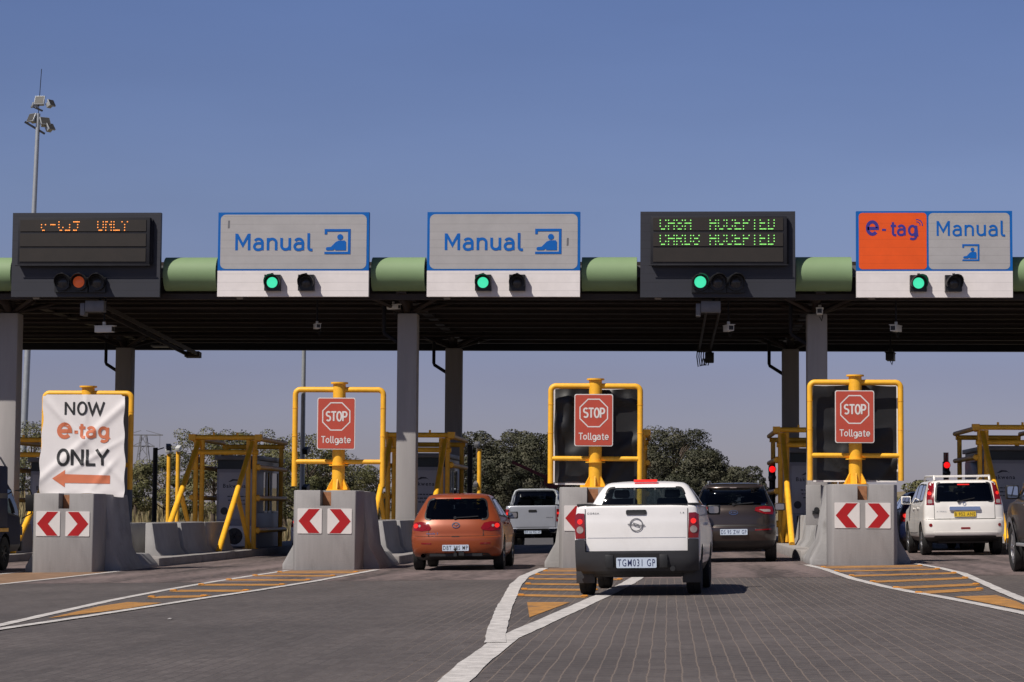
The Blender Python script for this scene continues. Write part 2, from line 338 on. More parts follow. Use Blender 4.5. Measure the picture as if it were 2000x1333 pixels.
def booking(mb, x0, x1, z0, z1, mp, w=0.006, mi=0):
    # the toll booth pictogram: a cashier leaning out of a booth window
    W = x1-x0; H = z1-z0; X = lambda u: x0+u*W; Z = lambda v: z0+v*H
    mb.prism([(X(0),Z(0)),(X(1),Z(0)),(X(1),Z(1)),(X(0),Z(1)),(X(0),Z(0.79)),(X(0.10),Z(0.79)),(X(0.10),Z(0.9)),(X(0.9),Z(0.9)),(X(0.9),Z(0.09)),(X(0),Z(0.09))], mp, 0, w, mi)
    mb.prism([(X(0.60+0.115*math.cos(R(a))), Z(0.68+0.115*math.sin(R(a)))) for a in range(0, 360, 24)], mp, 0, w, mi)
    mb.prism([(X(a),Z(b)) for a, b in ((0.05,0.20),(0.08,0.27),(0.25,0.29),(0.44,0.49),(0.55,0.54),(0.78,0.54),(0.83,0.48),(0.83,0.15),(0.42,0.15),(0.39,0.21),(0.33,0.15),(0.08,0.15))], mp, 0, w, mi)
def font_text(text, h, width, mp, mat_, name, parent, w=0.004, center=(0,0), bold=0.0):
    cu = bpy.data.curves.new('t', 'FONT'); cu.body = text; cu.size = 1; cu.offset = bold; cu.resolution_u = 3; cu.space_character = 1.22
    to = bpy.data.objects.new('t', cu); C.objects.link(to); bpy.context.view_layer.update()
    me = bpy.data.meshes.new_from_object(to.evaluated_get(bpy.context.evaluated_depsgraph_get()))
    bpy.data.objects.remove(to)
    xs = [v.co.x for v in me.vertices]; ys = [v.co.y for v in me.vertices]
    kx = width/(max(xs)-min(xs)); ky = h/(max(ys)-min(ys)); mx = (max(xs)+min(xs))/2; my = (max(ys)+min(ys))/2
    mb = MB(); mb.add([mp((v.co.x-mx)*kx+center[0], (v.co.y-my)*ky+center[1], w) for v in me.vertices], [tuple(p.vertices) for p in me.polygons])
    bpy.data.meshes.remove(me)
    return mb.build(name, mat_, parent, smooth=0)

# ---------------------------------------------------------------- ground, road, markings
def part(mb, name, mats, t, **k): return mb.build(name, mats, t, loc=-Vector(t.location), **k)
def sm(a, b, v):
    q = max(0, min(1, (v-a)/(b-a))); return q*q*(3-2*q)
def ground_z(x, y):
    z = gz(x)-0.03-0.14*sm(72.5, 77, y)
    z += 3.3*sm(13.5, 24, x-max(0, y-110)*0.02)*sm(74, 120, y)
    z += 2.0*sm(-17.5, -34, x)*sm(72, 120, y)
    return z
def ground_mat():
    m, t, p = _nodes('dry_veld'); L = t.links.new
    tc = t.nodes.new('ShaderNodeTexCoord')
    a = t.nodes.new('ShaderNodeTexNoise'); a.inputs['Scale'].default_value = 0.15; a.inputs['Detail'].default_value = 8; L(tc.outputs['Object'], a.inputs[0])
    b = t.nodes.new('ShaderNodeTexNoise'); b.inputs['Scale'].default_value = 3; b.inputs['Detail'].default_value = 6; L(tc.outputs['Object'], b.inputs[0])
    r = t.nodes.new('ShaderNodeValToRGB'); e = r.color_ramp.elements; e[0].position = 0.35; e[0].color = (0.10, 0.085, 0.045, 1); e[1].position = 0.65; e[1].color = (0.25, 0.19, 0.105, 1)
    mx = t.nodes.new('ShaderNodeMath'); mx.operation = 'MULTIPLY_ADD'; L(b.outputs[0], mx.inputs[0]); mx.inputs[1].default_value = 0.6; 
    m2 = t.nodes.new('ShaderNodeMath'); m2.operation = 'MULTIPLY'; L(a.outputs[0], m2.inputs[0]); m2.inputs[1].default_value = 0.42; L(m2.outputs[0], mx.inputs[2])
    L(mx.outputs[0], r.inputs[0]); L(r.outputs[0], p.inputs['Base Color']); p.inputs['Roughness'].default_value = 1
    return m
def paver_mat():
    m, t, p = _nodes('concrete_pavers'); L = t.links.new
    tc = t.nodes.new('ShaderNodeTexCoord'); src = tc.outputs['Object']
    wb = t.nodes.new('ShaderNodeTexNoise'); wb.inputs['Scale'].default_value = 1.1; wb.inputs['Detail'].default_value = 3; L(src, wb.inputs[0])
    wo = t.nodes.new('ShaderNodeVectorMath'); wo.operation = 'MULTIPLY_ADD'; L(wb.outputs['Color'], wo.inputs[0]); wo.inputs[1].default_value = (0.03, 0.03, 0)
    wb2 = t.nodes.new('ShaderNodeTexNoise'); wb2.inputs['Scale'].default_value = 9; wb2.inputs['Detail'].default_value = 2; L(src, wb2.inputs[0])
    wo2 = t.nodes.new('ShaderNodeVectorMath'); wo2.operation = 'MULTIPLY_ADD'; L(wb2.outputs['Color'], wo2.inputs[0]); wo2.inputs[1].default_value = (0.014, 0.014, 0); L(src, wo2.inputs[2]); L(wo2.outputs[0], wo.inputs[2])
    mp = t.nodes.new('ShaderNodeMapping'); mp.inputs['Rotation'].default_value = (0, 0, math.pi/2); L(wo.outputs[0], mp.inputs[0])
    bk = t.nodes.new('ShaderNodeTexBrick'); L(mp.outputs[0], bk.inputs['Vector'])
    bk.inputs['Color1'].default_value = (0.078, 0.065, 0.061, 1); bk.inputs['Color2'].default_value = (0.100, 0.085, 0.080, 1); bk.inputs['Mortar'].default_value = (0, 0, 0, 1)
    bk.inputs['Scale'].default_value = 1; bk.inputs['Mortar Size'].default_value = 0.006; bk.inputs['Mortar Smooth'].default_value = 0.3
    bk.inputs['Brick Width'].default_value = 0.215; bk.inputs['Row Height'].default_value = 0.108; bk.offset = 0.5
    big = t.nodes.new('ShaderNodeTexNoise'); big.inputs['Scale'].default_value = 0.35; big.inputs['Detail'].default_value = 6; L(src, big.inputs[0])
    st = t.nodes.new('ShaderNodeMapping'); st.inputs['Scale'].default_value = (1.6, 0.12, 1); L(src, st.inputs[0])
    tr = t.nodes.new('ShaderNodeTexNoise'); tr.inputs['Scale'].default_value = 1; tr.inputs['Detail'].default_value = 5; L(st.outputs[0], tr.inputs[0])
    fine = t.nodes.new('ShaderNodeTexNoise'); fine.inputs['Scale'].default_value = 24; fine.inputs['Detail'].default_value = 3; L(src, fine.inputs[0])
    def mr(s, a, b, c, d):
        n = t.nodes.new('ShaderNodeMapRange'); n.inputs[1].default_value = a; n.inputs[2].default_value = b; n.inputs[3].default_value = c; n.inputs[4].default_value = d; L(s, n.inputs[0]); return n.outputs[0]
    def mul(a, b):
        n = t.nodes.new('ShaderNodeMath'); n.operation = 'MULTIPLY'; L(a, n.inputs[0])
        if hasattr(b, 'links'): L(b, n.inputs[1])
        else: n.inputs[1].default_value = b
        return n.outputs[0]
    k = mul(mul(mr(big.outputs[0], .3, .7, .80, 1.18), mr(tr.outputs[0], .3, .7, .86, 1.14)), mr(fine.outputs[0], .25, .75, .74, 1.26))
    # sand in the joints shows where traffic has not blackened it
    sand = t.nodes.new('ShaderNodeMix'); sand.data_type = 'RGBA'; sand.inputs[6].default_value = (0.066, 0.058, 0.055, 1); sand.inputs[7].default_value = (0.165, 0.130, 0.108, 1)
    jx = t.nodes.new('ShaderNodeMapping'); jx.inputs['Scale'].default_value = (0.5, 0.09, 1); L(src, jx.inputs[0])
    jn = t.nodes.new('ShaderNodeTexNoise'); jn.inputs['Scale'].default_value = 1; jn.inputs['Detail'].default_value = 4; L(jx.outputs[0], jn.inputs[0])
    sx = t.nodes.new('ShaderNodeSeparateXYZ'); L(src, sx.inputs[0])
    side = mr(sx.outputs[0], -4.0, -1.0, -0.30, 0.22)
    ad = t.nodes.new('ShaderNodeMath'); ad.operation = 'ADD'; L(jn.outputs[0], ad.inputs[0]); L(side, ad.inputs[1])
    L(mr(ad.outputs[0], .30, .62, 0, 1), sand.inputs[0])
    # cross joints are tighter than the long ones
    c1 = t.nodes.new('ShaderNodeMix'); c1.data_type = 'RGBA'; c1.blend_type = 'MULTIPLY'; c1.inputs[0].default_value = 1; L(bk.outputs['Color'], c1.inputs[6]); L(k, c1.inputs[7])
    c2 = t.nodes.new('ShaderNodeMix'); c2.data_type = 'RGBA'; L(bk.outputs['Fac'], c2.inputs[0]); L(c1.outputs[2], c2.inputs[6]); L(sand.outputs[2], c2.inputs[7])
    L(c2.outputs[2], p.inputs['Base Color']); p.inputs['Roughness'].default_value = 0.75
    inv = t.nodes.new('ShaderNodeMath'); inv.operation = 'MULTIPLY_ADD'; L(bk.outputs['Fac'], inv.inputs[0]); inv.inputs[1].default_value = -1; L(fine.outputs[0], inv.inputs[2])
    b = t.nodes.new('ShaderNodeBump'); b.inputs['Strength'].default_value = 0.35; b.inputs['Distance'].default_value = 0.006; L(inv.outputs[0], b.inputs['Height']); L(b.outputs[0], p.inputs['Normal'])
    return m
def slab_mat():
    m, t, p = _nodes('concrete_lane_slab'); L = t.links.new
    tc = t.nodes.new('ShaderNodeTexCoord'); src = tc.outputs['Object']
    st = t.nodes.new('ShaderNodeMapping'); st.inputs['Scale'].default_value = (1.5, 0.10, 1); L(src, st.inputs[0])
    tr = t.nodes.new('ShaderNodeTexNoise'); tr.inputs['Scale'].default_value = 1; tr.inputs['Detail'].default_value = 6; L(st.outputs[0], tr.inputs[0])
    fn = t.nodes.new('ShaderNodeTexNoise'); fn.inputs['Scale'].default_value = 8; fn.inputs['Detail'].default_value = 8; L(src, fn.inputs[0])
    md = t.nodes.new('ShaderNodeMath'); md.operation = 'MULTIPLY_ADD'; L(fn.outputs[0], md.inputs[0]); md.inputs[1].default_value = 0.5
    h = t.nodes.new('ShaderNodeMath'); h.operation = 'MULTIPLY'; L(tr.outputs[0], h.inputs[0]); h.inputs[1].default_value = 0.5; L(h.outputs[0], md.inputs[2])
    r = t.nodes.new('ShaderNodeValToRGB'); e = r.color_ramp.elements; e[0].position = 0.41; e[0].color = (0.050, 0.039, 0.036, 1); e[1].position = 0.57; e[1].color = (0.19, 0.142, 0.134, 1)
    L(md.outputs[0], r.inputs[0]); L(r.outputs[0], p.inputs['Base Color']); p.inputs['Roughness'].default_value = 0.85
    return m
M['slab'] = slab_mat(); blotch(M['slab'], (0.055, 0.044, 0.041), 0.8, 0.54, 0.78, 0.6, (1.4, 0.15, 1))
xs = [-3000,-1200,-500,-250,-140,-90,-60,-45]+[-40+1.6*i for i in range(51)]+[45,60,90,140,250,500,1200,3000]
ys = [-300,-60,-10,10,30,50,70]+[74+3*i for i in range(24)]+[160,200,260,340,450,600,900,1500,2800,5000]
mb = MB(); n = len(xs)
mb.add([(x, y, ground_z(x, y)) for y in ys for x in xs], [(j*n+i, j*n+i+1, (j+1)*n+i+1, (j+1)*n+i) for j in range(len(ys)-1) for i in range(n-1)])
tag(mb.build('ground', ground_mat()), kind='structure')
def sheet(name, x0, x1, y0, y1, dz, m, ny=1):
    mb = MB(); mb.add([(x0,y0,gz(x0)+dz),(x1,y0,gz(x1)+dz),(x1,y1,gz(x1)+dz),(x0,y1,gz(x0)+dz)], [(0,1,2,3)])
    return tag(mb.build(name, m, smooth=0), kind='structure')
PV = paver_mat()
blotch(PV, (0.045, 0.039, 0.037), 0.9, 0.56, 0.80, 0.55, (1.5, 0.22, 1)); blotch(PV, (0.035, 0.031, 0.03), 3.1, 0.68, 0.76, 0.6)
sheet('paved_road', -30, 24, -12, 35.25, 0.0, PV)
sheet('concrete_road', -30, 24, 35.25, 74, 0.002, M['slab'])
asph = mat('asphalt', (0.075, 0.07, 0.068), 0.85, var=0.25, scale=3, bump=0.2)
mb = MB(); yy = [74, 78, 100, 140, 220, 400, 900]; hw = [(-19, 13), (-19, 13), (-17, 12.5), (-14, 12), (-10, 11), (-4, 12), (12, 26)]
mb.add([(a, y, gz(a)-(0.0 if y < 75 else 0.12)) for y, q in zip(yy, hw) for a in q], [(2*i, 2*i+1, 2*i+3, 2*i+2) for i in range(6)])
tag(mb.build('far_road', asph, smooth=0), kind='structure')

def line(pts, wd, name='white_line', m=None, dz=0.006, ends=None):
    mb = MB(); n = len(pts)
    # resample so that the edge can wander a little like hand-sprayed paint
    P = []
    for i in range(n-1):
        k = max(2, int(math.hypot(pts[i+1][0]-pts[i][0], pts[i+1][1]-pts[i][1])/0.4))
        P += [(pts[i][0]+(pts[i+1][0]-pts[i][0])*j/k, pts[i][1]+(pts[i+1][1]-pts[i][1])*j/k) for j in range(k)]
    P.append(pts[-1])
    mb.ribbon(P, wd, lambda u, v, w: (u, v, gz(u)+dz))
    mb.v = [(x+rnd.uniform(-.006,.006), y+rnd.uniform(-.01,.01), z) for x, y, z in mb.v]
    return tag(mb.build(name, m or M['white_paint'], smooth=0), kind='structure')
LA = [(-7.10,42.3),(-7.12,38.27),(-7.10,34.93),(-7.02,31.56),(-6.86,27.92),(-6.64,24.81),(-6.40,21.6),(-6.2,19),(-6.05,15)]
LB = [(-5.40,42.1),(-5.46,35.24),(-5.62,31.13),(-5.78,28.36),(-5.93,24.82),(-6.04,22.58),(-6.15,20.8),(-6.2,19.4)]
line(LA, 0.13); line(LB, 0.13, dz=0.010)
line([(-10.45,43),(-10.38,38.3),(-10.4,34.8),(-10.55,30),(-10.9,24)], 0.13)
line([(-12.35,43),(-12.2,36),(-11.9,30),(-11.3,24)], 0.13)
ML = [(-2.30,42.2),(-2.32,36.8),(-2.18,32.64),(-1.74,24.07),(-1.46,19.4),(-1.36,18.0)]
MR = [(-0.45,42),(-0.47,36.24),(-0.58,32.9),(-0.77,28.84),(-1.01,24.33),(-1.22,20.48),(-1.32,18.67),(-1.33,15.59),(-1.30,13.9),(-1.28,11)]
line(ML, 0.17, dz=0.010); line(MR, 0.2)
RL = [(2.58,43.1),(2.70,39.62),(2.72,34.21),(2.85,30.68),(2.99,28.51),(3.14,27.02),(3.31,24.57),(3.44,22.53),(3.55,19)]
RR = [(4.60,43.2),(4.66,39.81),(4.60,36.25),(4.28,31.39),(4.07,28.27),(3.93,25.85),(3.75,22.5),(3.62,19)]
line(RL, 0.14); line(RR, 0.14, dz=0.010)
def quads(name, qs, m, dz):
    mb = MB()
    for q in qs: mb.add([(x, y, gz(x)+dz) for x, y in q], [tuple(range(len(q)))])
    return tag(mb.build(name, m, smooth=0), kind='structure')
def bar(a, b, wd): return [(a[0],a[1]-wd/2),(b[0],b[1]-wd/2),(b[0],b[1]+wd/2),(a[0],a[1]+wd/2)]
SL = [((-6.55,28.78),(-5.92,29.0)),((-6.80,31.2),(-5.75,31.0)),((-6.97,33.9),(-5.68,33.5)),((-7.04,36.4),(-5.66,35.8)),((-7.05,38.8),(-5.62,38.2)),((-7.0,41.0),(-5.55,40.5))]
SM = [((-1.86,28.5),(-1.0,27.8)),((-1.96,30.7),(-0.95,30.1)),((-2.05,33.0),(-0.85,32.2)),((-2.15,35.5),(-0.72,34.8)),((-2.2,38.0),(-0.65,37.4)),((-2.2,40.4),(-0.6,39.8))]
SR = [((3.04,28.15),(3.92,29.26)),((2.95,30.0),(4.12,31.1)),((2.88,32.6),(4.35,34.0)),((2.82,35.6),(4.52,36.7)),((2.80,38.4),(4.55,39.2)),((2.75,41.0),(4.52,41.6))]
quads('orange_hatching', [bar(a, b, 0.85) for a, b in SL]+[[(-6.32,23.0),(-6.05,25.2),(-6.02,26.9),(-6.5,27.2),(-6.55,26.0)]], M['orange_paint'], 0.005)
quads('orange_hatching', [bar(a, b, 0.75) for a, b in SM]+[[(-1.36,22.4),(-1.12,26.1),(-1.62,26.2)]], M['orange_paint'], 0.005)
quads('orange_hatching', [bar(a, b, 0.85) for a, b in SR]+[[(3.60,22.6),(3.80,25.4),(3.84,27.2),(3.30,26.9),(3.42,25)]], M['orange_paint'], 0.005)
quads('orange_hatching', [[(-7.05,42.3),(-7.05,39.8),(-5.52,39.6),(-5.46,42.3)],[(-2.2,42.2),(-2.2,39.4),(-0.58,39.4),(-0.54,42.2)],[(2.72,42.3),(2.76,39.9),(4.54,40.2),(4.52,42.3)],[(-12.3,42.4),(-12.1,35),(-10.45,35),(-10.5,42.4)]], M['orange_faint'], 0.0035)
stud = MB(); stud.prism([(-0.075,0),(0.075,0),(0.05,0.028),(-0.05,0.028)], lambda u, v, w: (u*0.65, w, v*0.65), -0.05, 0.05)
st0 = stud.build('road_stud', M['stud'], bevel=0.004, seg=1)
first = True
for lab, pts in (('orange raised road stud along the long hatched wedge left of the orange hatchback', [(a[0]-0.02, a[1]) for a, b in SL]+[(b[0]-0.02, b[1]) for a, b in SL]),
                 ('orange raised road stud in the hatched wedge beside the white pickup', [(a[0]+0.03, a[1]-0.1) for a, b in SM]+[(b[0]-0.02, b[1]) for a, b in SM]),
                 ('orange raised road stud in the hatched wedge in front of the cream estate', [(a[0], a[1]) for a, b in SR]+[(b[0], b[1]) for a, b in SR])):
    for x, y in pts:
        o = st0 if first else st0.copy()
        if not first: C.objects.link(o)
        first = False
        o.location = (x, y, gz(x)+0.006); tag(o, lab, 'road stud', 'raised road studs, '+lab.split('hatched ')[1])
mb = MB(); mb.add([(0,0,0.008),(0.05,0.01,0.01),(0.055,0.05,0.006),(0.01,0.06,0.012)], [(0,1,2,3)]); mb.add([(0,0,0.002),(0.05,0.01,0.004),(0.055,0.05,0.002),(0.01,0.06,0.005)], [(3,2,1,0)])
tag(mb.build('paper_scrap', M['white_sheet'], loc=(-5.0, 22.6, gz(-5.0))), 'tiny white scrap of paper lying on the open pavers', 'litter')

# ---------------------------------------------------------------- toll islands
ISL = [-16.38, -11.39, -6.41, -1.41, 3.58, 8.57]
WHICH = ['far left island', 'white banner island', 'open-sky stop sign island', 'white pickup island', 'island beside the brown car', 'far right island']
def boolcut(o, mbs):
    for c_mb, m in mbs:
        c = c_mb.build('cutter', m, weld=True, smooth=0)
        md = o.modifiers.new('b', 'BOOLEAN'); md.operation = 'DIFFERENCE'; md.solver = 'EXACT'; md.object = c; md.material_mode = 'TRANSFER'
        c.parent = o.parent
        bpy.context.view_layer.update()
        me = bpy.data.meshes.new_from_object(o.evaluated_get(bpy.context.evaluated_depsgraph_get()))
        o.modifiers.clear(); old = o.data; o.data = me; bpy.data.meshes.remove(old); bpy.data.objects.remove(c)
def chevron(mb, sgn):
    # red arrow head on a white board 0.46 m square, centred on 0,0
    a = [(-0.21,0),(-0.02,0.225),(0.19,0.225),(0.0,0),(0.19,-0.225),(-0.02,-0.225)]
    mb.prism([(sgn*p[0], p[1]) for p in a], face(0), 0.008, 0.011, 1)
HB = 1.49
def bullnose():
    t = thing('concrete_bullnose', 'x', 'concrete barrier')
    mb = MB()
    mb.prism([(-0.56,0),(0.56,0),(0.63,0.16),(0.63,0.72),(-0.63,0.72),(-0.63,0.16)], lambda u, v, w: (u, v, w), -0.05, HB)
    o = mb.build('pier', M['concrete'], t, bevel=0.02, weld=True, smooth=35)
    c = MB(); c.box(-0.11, 0.10, -0.2, 0.34, 1.20, 1.8); boolcut(o, [(c, M['barrier'])]); o.data.set_sharp_from_angle(angle=R(35))
    MB().box(-0.10, 0.09, 0.30, 0.334, 1.19, 1.46).build('backing_board', M['wood'], t)
    fl = MB(); prof = [(-0.93,-0.05),(-0.93,0.09),(-0.73,0.45),(-0.60,HB-0.004),(0.60,HB-0.004),(0.73,0.45),(0.93,0.09),(0.93,-0.05)]
    fl.prism(prof, lambda u, v, w: (u, w, v), 0.724, 2.55)
    tl = MB(); tl.prism([(-0.90,-0.05),(-0.90,0.07),(-0.70,0.30),(0.70,0.30),(0.90,0.07),(0.90,-0.05)], lambda u, v, w: (u, w, v), 2.554, 4.1); tl.build('low_toe', M['barrier'], t, bevel=0.03, weld=True, smooth=35)
    fl.build('flank_wall', M['barrier'], t, bevel=0.025, weld=True, smooth=35)
    for x, sg in ((-0.30, 1), (0.265, -1)):
        cb = MB(); cb.prism(rrect(-0.23,0.23,-0.235,0.235,0.015,2), face(0), -0.004, 0.008, 0); chevron(cb, sg)
        c = cb.build('chevron_board', [M['sign_white'], M['chev_red']], t, smooth=0); c.location = (x, -0.003, 0.915)
    return t
bn = bullnose()
for i, lab in ((1, 'grey concrete block with red chevrons under the white banner'), (2, 'grey concrete block with red chevrons under the stop sign with an empty frame'), (3, 'grey concrete block half hidden behind the white pickup'), (4, 'grey concrete block with red chevrons between the brown car and the white estate'), (0, 'grey concrete block left of the blue truck'), (5, 'grey concrete block right of the black car')):
    if i in (0, 5): continue
    o = bn if i == 1 else dup(bn)
    o.location = (ISL[i], 42.4, gz(ISL[i])); tag(o, lab, 'concrete block', 'chevron concrete blocks at the island noses')

def jersey(name, x0, sgn, y0, y1, label, h=0.90, off=0.0, grp='concrete barrier segments on the islands'):
    mb = MB(); p = [(0.16,-0.05),(0.31,0),(0.43,0),(0.60,0),(0.60,0)]
    prof = [(0.17+off,-0.05),(0.17+off,h),(0.32+off,h),(0.41+off,0.34),(0.62+off,0.09),(0.62+off,-0.05)]
    mb.prism([(sgn*a, b) for a, b in prof], lambda u, v, w: (u, w, v), 0, y1-y0)
    o = mb.build(name, M['barrier'], bevel=0.02, weld=True, smooth=35, loc=(x0, y0, gz(x0)))
    return tag(o, label, 'barrier', grp)
SH = ['front', 'second', 'third']
for i, x in enumerate(ISL):
    kb = MB(); kb.prism([(-0.90,0),(0.90,0),(0.90,0),(0.90,0)][:0] or [(-0.92,0),(0.92,0),(0.92,32),(0.6,33),(-0.6,33),(-0.92,32)], lambda u, v, w: (u, v, w), -0.1, 0.2)
    o = kb.build('island_kerb', M['kerb'], bevel=0.04, weld=True, loc=(x, 46.5, gz(x))); tag(o, kind='structure')
    for s, sd in ((1, 'right'), (-1, 'left')):
        for k, (a, b, of) in enumerate(((48.4, 50.9, 0.0), (50.96, 53.6, 0.07), (53.64, 56.4, 0.07))):
            jersey('concrete_barrier', x, s, a, b, f'{SH[k]} sloped concrete barrier segment, {sd} side of the {WHICH[i]}', off=of)
    fb = MB(); fb.box(-0.16, 0.16, 51.2, 51.6, 0.1, 0.86)
    # a low rendered wall closing the space between the two barrier rows
    o = fb.build('infill_wall', mat('brown_render', (0.30,0.22,0.17), 0.9, var=0.2) if 'brown_render' not in bpy.data.materials else bpy.data.materials['brown_render'], loc=(x, 0, gz(x)), bevel=0.01)
    tag(o, f'low brown rendered wall closing the gap between barriers on the {WHICH[i]}', 'wall')

# stop sign frames ----------------------------------------------------------
def yellow_frame(name, label, cat):
    t = thing(name, label, cat)
    p = MB(); p.cyl((0,0,1.49), (0,0,3.58), 0.125, 24); p.cyl((0,0,3.58), (0,0,3.61), 0.17, 24); p.cyl((0,0,1.98), (0,0,2.0), 0.19, 24); p.cyl((0,0,1.495), (0,0,1.52), 0.24, 24)
    for a in range(6):
        c, s_ = math.cos(R(60*a+30)), math.sin(R(60*a+30)); p.prism([(0.12,1.52),(0.23,1.52),(0.22,1.56),(0.13,1.72)], lambda u, v, w: (u*c-w*s_, u*s_+w*c, v), -0.012, 0.012)
    p.build('post', M['yellow'], t, smooth=35)
    f = MB(); r = 0.10; x1 = 0.865
    pts = [(-x1,0,1.58)]+[(-x1+r+r*math.cos(R(a)), 0, 3.465-r+r*math.sin(R(a))) for a in range(180, 89, -15)]+[(x1-r+r*math.cos(R(a)), 0, 3.465-r+r*math.sin(R(a))) for a in range(90, -1, -15)]+[(x1,0,1.58)]
    f.tube(pts, 0.054, 12); f.tube([(-x1,0,2.06),(x1,0,2.06)], 0.046, 12)
    for s in (-1, 1):
        for z in (2.55, 3.1): f.cyl((s*x1,0,z), (s*x1,0,z+0.012), 0.060, 12)
    f.build('pipe_frame', M['yellow'], t, smooth=35)
    return t
def stop_sign():
    t = yellow_frame('stop_sign', 'x', 'stop sign')
    b = MB(); b.prism(rrect(-0.40,0.345,2.295,3.30,0.04), face(-0.18), 0, 0.02, 0)
    pl = b.build('sign_plate', M['sign_white'], t)
    b = MB(); b.prism(rrect(-0.383,0.328,2.312,3.283,0.03), face(-0.203), -0.002, 0.001); b.build('red_field', M['stop_red'], pl)
    b = MB(); mp = face(-0.205); cx, cz, ro = -0.026, 2.935, 0.287
    b.ribbon([(cx+ro*math.cos(R(22.5+45*k)), cz+ro*math.sin(R(22.5+45*k))) for k in range(8)], 0.022, mp, 0.001, 0, True)
    letters(b, 'STOP', cx-0.205, cx+0.207, 2.845, 0.185, mp, 0.17, 0.001)
    letters(b, 'Tollgate', cx-0.29, cx+0.29, 2.42, 0.13, mp, 0.145, 0.001)
    b.build('sign_lettering', M['sign_white'], pl, smooth=0)
    return t
ss = stop_sign()
for k, (i, lab) in enumerate(((2, 'stop sign in a yellow pipe frame with open sky behind it'), (3, 'stop sign in a yellow frame behind the white pickup'), (4, 'stop sign in a yellow frame above the block beside the white estate car'))):
    o = ss if k == 0 else dup(ss)
    o.location = (ISL[i]-0.01, 44.05, gz(ISL[i])); tag(o, lab, 'stop sign', 'tollgate stop signs in yellow frames')
def crumpled(x0, x1, z0, z1, seed, amp=0.02, nx=26, nz=30):
    rr = random.Random(seed); mb = MB(); folds = [(rr.uniform(x0,x1), rr.uniform(z0,z1), rr.uniform(0,math.pi), rr.uniform(0.3,1.0)*amp, rr.uniform(0.06,0.22)) for _ in range(16)]
    V = []
    for j in range(nz+1):
        for i in range(nx+1):
            u, v = i/nx, j/nz; x = x0+(x1-x0)*u; z = z0+(z1-z0)*v; y = 0
            for fx, fz, a, am, wd in folds:
                d = (x-fx)*math.cos(a)+(z-fz)*math.sin(a); e = -(x-fx)*math.sin(a)+(z-fz)*math.cos(a)
                y += am*max(0, 1-abs(d)/wd)*math.exp(-(e/0.5)**2)*2
            ex = min(u, 1-u, v, 1-v)
            x += 0.012*math.sin(9*v+seed)*(u-0.5)*2; z += 0.014*math.sin(8*u+seed*2)*abs(v-0.5)*2
            V.append((x, -y+0.01*math.sin(7*u+5*v), z))
    mb.add(V, [(j*(nx+1)+i, j*(nx+1)+i+1, (j+1)*(nx+1)+i+1, (j+1)*(nx+1)+i) for j in range(nz) for i in range(nx)])
    return mb
for i, sd, lab in ((3, 3, 'black plastic sheet wrapped over the board in the frame behind the white pickup'), (4, 8, 'creased black plastic sheet filling the frame nearest the white estate car')):
    t = thing('plastic_sheet', lab, 'plastic sheet', (ISL[i], 44.30, gz(ISL[i])), group='black plastic sheets in the yellow frames')
    cm = crumpled(-0.81, 0.81, 1.60, 3.42, sd, 0.034); o = cm.build('sheet', M['plastic_bag'], t, smooth=60)
    b = MB(); b.box(-0.83, 0.83, 0.06, 0.08, 1.57, 3.43); b.box(0.80,0.835,-0.01,0.05,1.58,3.42); b.box(-0.84,-0.805,-0.01,0.05,1.60,3.42); b.box(-0.8,0.8,-0.02,0.05,1.555,1.585); b.build('white_backing', M['white_sheet'], t)
# the banner
x = ISL[1]
t = yellow_frame('sign_frame', 'yellow pipe frame carrying the white banner, no stop sign on it', 'sign frame'); t.location = (x-0.01, 44.05, gz(x))
t = thing('banner', 'white creased banner reading NOW e-tag ONLY over an orange arrow', 'banner', (x-0.02, 43.80, gz(x)))
def ban_y(u, v):
    # stretched cloth: diagonal pulls from the corners and a slack sag
    y = 0.020*math.exp(-((u*0.9-(v-2.5))/0.10)**2)+0.016*math.exp(-((u*1.0+(v-2.55))/0.08)**2)+0.012*math.sin(3.1*u+2.3*v)
    y += 0.022*math.exp(-((u-0.45-(v-1.9)*0.8)/0.07)**2)*math.exp(-((v-1.9)/0.25)**2)+0.018*math.exp(-((u-0.05)/0.05)**2)*math.exp(-((v-3.2)/0.3)**2)
    y += 0.013*math.exp(-((u+0.5+(v-3.1)*0.6)/0.06)**2)*math.exp(-((v-3.0)/0.4)**2)+0.016*math.exp(-((u-0.2-(v-2.2)*1.7)/0.09)**2)*math.exp(-((v-2.2)/0.35)**2)
    y += 0.015*math.exp(-((v-1.45)/0.06)**2)*math.sin(9*u)
    return -0.04-y*1.3
bm_ = lambda u, v, w: (u, ban_y(u, v)-w, v)
mb = MB(); nx, nz = 44, 52; V = []
for j in range(nz+1):
    for i in range(nx+1):
        u = i/nx*2-1; v = j/nz; zz = 1.475+(3.425-1.475)*v
        xx = u*(0.825+0.02*math.sin(v*6)+0.012*math.sin(v*23))
        zz += (0.03*math.sin(u*4+1)-0.02*u*u)*(1-v)-0.03*max(0, v-0.85)/0.15*(abs(u) > 0.93)
        V.append(bm_(xx, zz, 0))
mb.add(V, [(j*(nx+1)+i, j*(nx+1)+i+1, (j+1)*(nx+1)+i+1, (j+1)*(nx+1)+i) for j in range(nz) for i in range(nx)])
cl = mb.build('cloth', M['banner'], t, smooth=60)
def fine(pts, st=0.04):
    q = []
    for a, b in zip(pts[:-1], pts[1:]):
        k = max(1, int(math.hypot(b[0]-a[0], b[1]-a[1])/st)); q += [(a[0]+(b[0]-a[0])*i/k, a[1]+(b[1]-a[1])*i/k) for i in range(k)]
    return q+[pts[-1]]
class Tx(MB):
    def ribbon(s, pts, wd, mp, w=0.0, mi=0, closed=False):
        return MB.ribbon(s, fine(pts) if not closed else pts, wd, mp, w, mi, closed)
